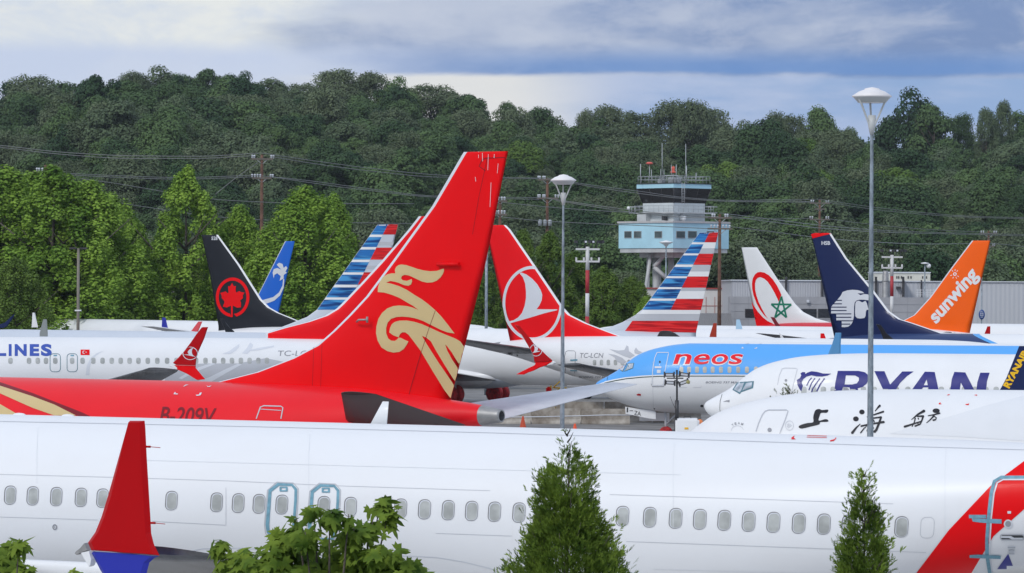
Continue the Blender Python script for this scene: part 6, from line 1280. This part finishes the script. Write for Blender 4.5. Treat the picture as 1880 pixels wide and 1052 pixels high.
def cone(x, y, Y, label, h=.72):
    b = P(x, y, Y); root = empty('traffic_cone', (b.x, Y, 0), 0, label, 'traffic cone', 'traffic cones')
    CO = mat('cone_orange', (.80, .10, .03), .5); bm = bmesh.new(); lathe(bm, [(.20, .04), (.05, h), (.01, h)], 18); bd = from_bm('body', bm, CO, root); bm = bmesh.new(); box(bm, (0, 0, .02), (.42, .42, .04), 0, 0, .01); from_bm('base', bm, CO, root)
    bm = bmesh.new(); lathe(bm, [(.151, h * .33), (.111, h * .56)], 18); lathe(bm, [(.094, h * .66), (.076, h * .78)], 18); from_bm('reflective_band', bm, WHITE, bd)
cone(960, 781, 228, 'orange cone standing on the apron beside the tail cone of the red jet'); cone(1055.5, 800, 216, 'orange cone just showing above the white jet by the lamp post', .72)
YS = mat('yellow_paint', (.75, .45, .03), .5)
c = P(1018, 770, 246); sr = empty('mobile_stair', (c.x, 246, 0), 0, 'yellow mobile maintenance steps beside the lamp post', 'steps'); u = 246 / F
bm = bmesh.new()
for x_ in (-32, 2, 20, 27): pass
L_ = lambda x, y: (P(x, y, 246).x - c.x, 0, max(0.02, P(x, y, 246).z))
for a_, b_ in (((985, 745), (1012, 708)), ((1012, 708), (1012, 722)), ((1003, 712), (1030, 755)), ((1015, 712), (1028, 700)), ((1017, 712), (1040, 712)), ((1017, 722), (1040, 722)), ((1040, 712), (1040, 735)), ((1017, 722), (1017, 752)), ((1028, 712), (1008, 728)), ((1003, 757), (1022, 748)), ((1014, 742), (1024, 754)), ((1000, 728), (1012, 748))):
    for dy in (-.4, .4): tube(bm, [Vector(L_(*a_)) + Vector((0, dy, 0)), Vector(L_(*b_)) + Vector((0, dy, 0))], .035, 5)
from_bm('frame', bm, YS, sr); bm = bmesh.new(); box(bm, Vector(L_(1024, 724)), (.9, .9, .06)); from_bm('platform', bm, YS, sr)
bm = bmesh.new()
for k in range(5): box(bm, Vector(L_(1003 - k * 3.6, 722 + k * 6)), (.22, .8, .04))
from_bm('tread', bm, YS, sr)
bm = bmesh.new()
for dx_ in (-1.0, .6):
    for dy in (-.4, .4): tube(bm, [(dx_, dy, 0), (dx_, dy, 1.3)], .04, 6)
from_bm('leg', bm, YS, sr)
bm = bmesh.new(); box(bm, Vector(L_(1007, 716)), (.32, .25, .45), .2, 0, .08); o = from_bm('red_bag', bm, RED); o.location = (c.x, 246 - .55, 0); setp(o, 'red bag hanging on the yellow steps', 'bag')
# portable light tower with a generator
LY = 196.0; b = P(1243, 700, LY); lt = empty('light_tower', (b.x, LY, 0), 0, 'black portable light mast with four floodlights in front of the blue jet', 'light tower'); z = lambda y: P(1243, y, LY).z; u = LY / F
bm = bmesh.new(); tube(bm, [(0, 0, .3), (0, 0, z(768))], .13, 8); tube(bm, [(0, 0, z(768)), (0, 0, z(735))], .10, 8); tube(bm, [(0, 0, z(735)), (-.01, 0, z(679))], .05, 8); from_bm('mast', bm, DKMET, lt)
bm = bmesh.new(); box(bm, (-.1, 0, z(694.5)), (.85, .08, .06)); from_bm('cross_bar', bm, DKMET, lt)
for x_, y_, t in ((1228.5, 688, 0), (1256, 687.5, .12), (1230, 702.5, .05), (1255, 702, -.35)):
    cx_ = (x_ - 1243) * u; bm = bmesh.new(); w2, h2 = .30, .13
    box(bm, (0, 0, 0), (w2 * 2 - .16, .12, h2 * 1.5)); box(bm, (-w2 + .05, 0, 0), (.07, .2, h2 * 2.4)); box(bm, (w2 - .05, 0, 0), (.07, .2, h2 * 2.4)); bmesh.ops.rotate(bm, cent=(0, 0, 0), matrix=Matrix.Rotation(t, 3, 'Y'), verts=bm.verts); bmesh.ops.translate(bm, vec=(cx_, -.1, z(y_)), verts=bm.verts); fl = from_bm('floodlight', bm, DKMET, lt)
    bm = bmesh.new(); box(bm, (0, -.08, 0), (w2 * 1.15, .03, h2 * .8)); bmesh.ops.rotate(bm, cent=(0, 0, 0), matrix=Matrix.Rotation(t, 3, 'Y'), verts=bm.verts); bmesh.ops.translate(bm, vec=(cx_, -.1, z(y_)), verts=bm.verts); from_bm('lens', bm, LGREY, fl)
bm = bmesh.new(); lathe(bm, [(.01, -.03), (.10, -.03), (.10, .03), (.01, .03)], 16, (20 * u, -.2, z(701)), 'Y'); from_bm('round_lamp', bm, mat('old_yellow', (.30, .28, .10), .5), lt)
bm = bmesh.new(); tube(bm, [(-.05, 0, z(752)), (-.22, 0, z(740)), (-.35, 0, z(728))], .012, 5); from_bm('cable', bm, DKMET, lt)
g0 = (1262 - 1243) * u; bm = bmesh.new(); box(bm, (g0, .3, (z(768) + .35) / 2), (44 * u, 1.2, z(768) - .35), 0, 0, .10); gen = from_bm('generator', bm, WHITE, lt)
bm = bmesh.new(); box(bm, (g0, .3, .3), (1.5, 1.3, .12)); from_bm('chassis', bm, DKMET, lt)
for q in (-.55, 1.15):
    bm = bmesh.new(); lathe(bm, [(.05, -.1), (.3, -.1), (.3, .1), (.05, .1)], 16, (g0 + .35, q, .3), 'Y'); from_bm('wheel', bm, RUB, lt)
bm = bmesh.new(); box(bm, (g0 - .05, -.31, z(786)), (.20, .03, .10)); from_bm('caution_plate', bm, YEL, lt)
bm = bmesh.new(); tube(bm, [(g0 - .15, .3, z(768)), (g0 - .15, .3, z(764.5)), (g0 + .2, .3, z(764.5)), (g0 + .2, .3, z(768))], .02, 5); from_bm('lifting_eye', bm, DKMET, lt)
b = P(1284, 790, LY + 1); bm = bmesh.new(); lathe(bm, [(.01, 0), (.27, 0), (.28, .5), (.24, .9), (.29, 1.15), (.22, 1.4), (.12, 1.62), (.01, 1.66)], 20); o = from_bm('orange_drum', bm, mat('drum_orange', (.75, .22, .07), .6, var=.1), None); o.location = (b.x, LY + .6, 0); setp(o, 'orange plastic drum right of the white generator', 'drum')
# cord in front of the barriers
bm = bmesh.new(); tube(bm, [P(x, y, 233) for x, y in ((925, 766), (960, 765.5), (1000, 765), (1060, 763.5), (1110, 762), (1160, 762))], .03, 5); o = from_bm('rope', bm, PGREY); setp(o, 'pale rope strung in front of the concrete barriers', 'rope')
# small tree growing between two jets
def spray_bush(name, label, loc, H, R, n, bl, seed, base=0.0, sparse_top=.12, cat='conifer', mats=None, trunk_r=.05):
    """thuja-like conifer: upswept sprays of narrow blades"""
    rng = np.random.default_rng(seed); nb_ = n // 7
    dtop = np.where(rng.uniform(0, 1, nb_) < .75, min(2.3, H - base) * rng.uniform(0, 1, nb_) ** .62, (H - base) * rng.uniform(.1, 1, nb_))   # distance below the tip
    zc = H - dtop; u = dtop / (H - base); rad = R * np.minimum(.16 * dtop ** .8, .42) * (.92 + .10 * np.sin(dtop * 9 + seed)) - .012; rad = np.maximum(rad, .012)
    thin = rng.uniform(0, 1, nb_) < np.clip((dtop - .05) / .95, .07, 1.0); zc, u, rad = zc[thin], u[thin], rad[thin]; nb_ = len(zc)
    a = rng.uniform(0, 2 * PI, nb_); bumps = 1 + .16 * np.sin(a * 3 + zc * 5.0 + seed) + .12 * np.sin(a * 5 - zc * 9.0) + .10 * np.sin(a * 7 + zc * 21); q = rad * bumps * rng.uniform(.30, 1.0, nb_) ** .5 + (rng.uniform(0, 1, nb_) > .93) * rng.uniform(0, .12, nb_)
    keep = (1 - zc / H) * H > 0; C = np.stack([q * np.cos(a), q * np.sin(a), zc], 1)
    nc = max(20, nb_ // 44); ci_ = rng.integers(0, nb_, nc); cid = ci_[rng.integers(0, nc, nb_)]; lump = rng.uniform(0, 1, nb_) < .72
    dz_ = C[cid][:, 2] ; C = np.where(lump[:, None], C[cid] + rng.normal(size=(nb_, 3)) * bl * .95, C); a = np.where(lump, a[cid], a)
    o = unit(np.stack([np.cos(a), np.sin(a), 1.15 + rng.uniform(-.4, .9, nb_)], 1)); V = []
    side = unit(np.cross(o, rng.normal(size=(nb_, 3)))); nrm = np.cross(o, side)
    L0 = bl * rng.uniform(.7, 1.35, (nb_, 1))
    for j in range(7):
        t = (j - 3) / 3.0; d = unit(o + side * t * .75 + rng.normal(size=(nb_, 3)) * .18); st = C + o * L0 * (.12 * j); ln = L0 * (1.0 - .25 * abs(t)) * rng.uniform(.7, 1.1, (nb_, 1)); w = np.cross(d, nrm) * L0 * .075
        V.append(np.stack([st - w * .4, st + d * ln * .55 - w, st + d * ln, st + d * ln * .55 + w], 1))
    V = np.concatenate(V, 0).reshape(-1, 3); r = empty(name, loc, 0, label, cat)
    link('foliage', mesh_np('foliage', V, np.arange(len(V)).reshape(-1, 4)), mats, r)
    rr = random.Random(seed); bm = bmesh.new(); tube(bm, [(0, 0, -.1), (0, 0, H * .5), (.01, .01, H * .97)], [trunk_r, trunk_r * .55, .004], 8)
    for i in range(60):
        z = H - min(H - base, 3.0) * rr.random() ** 1.2; aa = rr.uniform(0, 2 * PI); dt_ = H - z; l = R * .145 * dt_ ** .8 + .035; tube(bm, [(0, 0, z - l * .8), (math.cos(aa) * l * .5, math.sin(aa) * l * .5, z - l * .3), (math.cos(aa) * l, math.sin(aa) * l, z + l * .45)], [.010, .007, .002], 4)
    from_bm('trunk', bm, BARK, r); return r
CON = leaf_mat('conifer_green', (0.045, 0.10, 0.018), (0.30, 0.42, 0.07), (0.2, .2, .08), .25, .0, 5.5); CONP = leaf_mat('conifer_tip', (0.10, 0.13, 0.06), (0.20, 0.22, 0.13), None, .2, .0, 5.0)
b = P(1042, 786, 34.0); spray_bush('conifer', 'large bushy conifer in front of the white jet at bottom centre', (b.x, 34.0, 0), b.z, 2.35, 200000, .052, 3, base=.4, mats=CON)
b = P(1586, 862, 34.0); spray_bush('conifer', 'slimmer pointed conifer in front of the white jet at lower right', (b.x, 34.0, 0), b.z, 1.55, 150000, .05, 8, base=.4, mats=CON)
# shoots of thin twigs at their tips
b = P(1427, 702, 140); spray_bush('sapling_top', 'thin leafy treetop in front of the cockpit door of the indigo-lettered jet', (b.x, 134.0, 0), b.z - .05, 2.6, 2200, .16, 21, base=b.z - 1.1, mats=CONP, cat='sapling')
# maples: palmate leaves on arching shoots
MAP = leaf_mat('maple_leaf', (0.055, 0.12, 0.018), (0.27, 0.37, 0.05), None, .35, .0, 2.2)
LOBE = [(0, 0), (.12, -.10), (.42, -.22), (.38, -.06), (.64, .05), (.44, .15), (.54, .44), (.32, .34), (.17, .38), (.16, .64), (0, 1.0)]
LP = np.array(LOBE + [(-x, y) for x, y in LOBE[-2:0:-1]])
def maple(label, crown_pts, Y, seed, nleaf, size=.15, name='maple'):
    rng = np.random.default_rng(seed); root_p = P(np.mean([c[0] for c in crown_pts]), 1100, Y); r = empty(name, (root_p.x, Y, 0), 0, label, 'maple'); o0 = Vector((root_p.x, Y, 0))
    lob = [(np.array(P(x, y, Y + rng.uniform(-.5, .5)) - o0), w * Y / F, h * Y / F) for x, y, w, h in crown_pts]; wts = np.array([l[1] * l[2] for l in lob]); wts /= wts.sum()
    idx = rng.choice(len(lob), nleaf, p=wts); C = np.array([l[0] for l in lob])[idx]; Rr = np.array([(l[1], l[1], l[2]) for l in lob])[idx]
    d = unit(rng.normal(size=(nleaf, 3))); C = C + d * Rr * rng.uniform(.2, 1.0, (nleaf, 1)); N = unit(np.array((0, -.55, .7)) + d * .5 + rng.normal(size=(nleaf, 3)) * .45)
    tip = unit(np.cross(np.cross(N, d + np.array((0, 0, -.7)) + rng.normal(size=(nleaf, 3)) * .5), N)); sx = np.cross(tip, N); S = size * rng.uniform(.65, 1.25, (nleaf, 1, 1))
    bend = -.35 * np.abs(LP[:, 0])[None, :, None] * N[:, None, :] - .25 * (LP[:, 1] ** 2)[None, :, None] * N[:, None, :]
    V = C[:, None, :] + S * (LP[:, 0][None, :, None] * sx[:, None, :] + (LP[:, 1])[None, :, None] * tip[:, None, :] + bend); k = len(LP)
    Vc = (C[:, None, :] + S * (.32 * tip[:, None, :])); V = np.concatenate([V, Vc], 1).reshape(-1, 3); T = []
    for j in range(k): T.append((k, j, (j + 1) % k))
    T = np.array(T); Fc = (T[None] + (np.arange(nleaf) * (k + 1))[:, None, None]).reshape(-1, 3)
    link('foliage', mesh_np('foliage', V, Fc, True), MAP, r); bm = bmesh.new(); zt = max(l[0][2] for l in lob)
    tube(bm, [(0, 0, -.1), (0.03, 0, zt * .5), (0, 0, zt * .85)], [.09, .06, .03], 8)
    for c, w, h in lob: tube(bm, [(0, 0, zt * .55), tuple(c * .6 + np.array((0, 0, zt * .25))), tuple(c + np.array((0, 0, h * .6)))], [.03, .018, .004], 5)
    from_bm('trunk', bm, BARK, r)
maple('young maple with broad toothed leaves covering the rear overwing exit', [(700, 928, 24, 18), (715, 950, 14, 26), (685, 968, 26, 26), (650, 985, 36, 28), (605, 955, 26, 20), (575, 936, 30, 14), (545, 960, 14, 12), (640, 950, 14, 10), (560, 990, 34, 22), (540, 1010, 48, 30), (620, 1040, 90, 50), (700, 1030, 70, 40), (500, 1030, 70, 40), (440, 1035, 50, 32), (400, 1005, 22, 18), (760, 1045, 35, 14), (745, 1055, 45, 25), (520, 1070, 120, 45), (680, 1080, 120, 45), (600, 1130, 150, 60), (530, 990, 40, 25)], 37.0, 5, 1650, .135)
maple('yellow-green maple top at the bottom left corner', [(15, 1020, 26, 24), (35, 1002, 16, 12), (0, 1045, 40, 25), (48, 1050, 16, 16), (-10, 1090, 50, 40), (-40, 1030, 30, 40)], 37.0, 9, 380, .135)
maple('single maple shoot at the bottom edge below the winglet', [(138, 1052, 12, 7), (142, 1075, 16, 18), (140, 1110, 25, 25)], 37.0, 12, 90, .13)

# ------------------------------------------------------------------ air
bm = bmesh.new(); box(bm, (0, 560, 49.5), (1000, 1240, 101)); hz_ = from_bm('haze', bm, [], None); hm = bpy.data.materials.new('haze'); hm.use_nodes = True; hm.node_tree.nodes.clear()
hn_ = NB(hm.node_tree); pv = hn_.n('ShaderNodeVolumePrincipled'); pv.inputs['Color'].default_value = (.80, .88, .97, 1); pv.inputs['Density'].default_value = .00006; pv.inputs['Anisotropy'].default_value = .2
hn_.link(pv.outputs[0], hn_.n('ShaderNodeOutputMaterial').inputs['Volume']); hz_.data.materials.append(hm); setp(hz_, 'thin summer haze in the air over the apron and hill', 'haze', None, 'stuff')
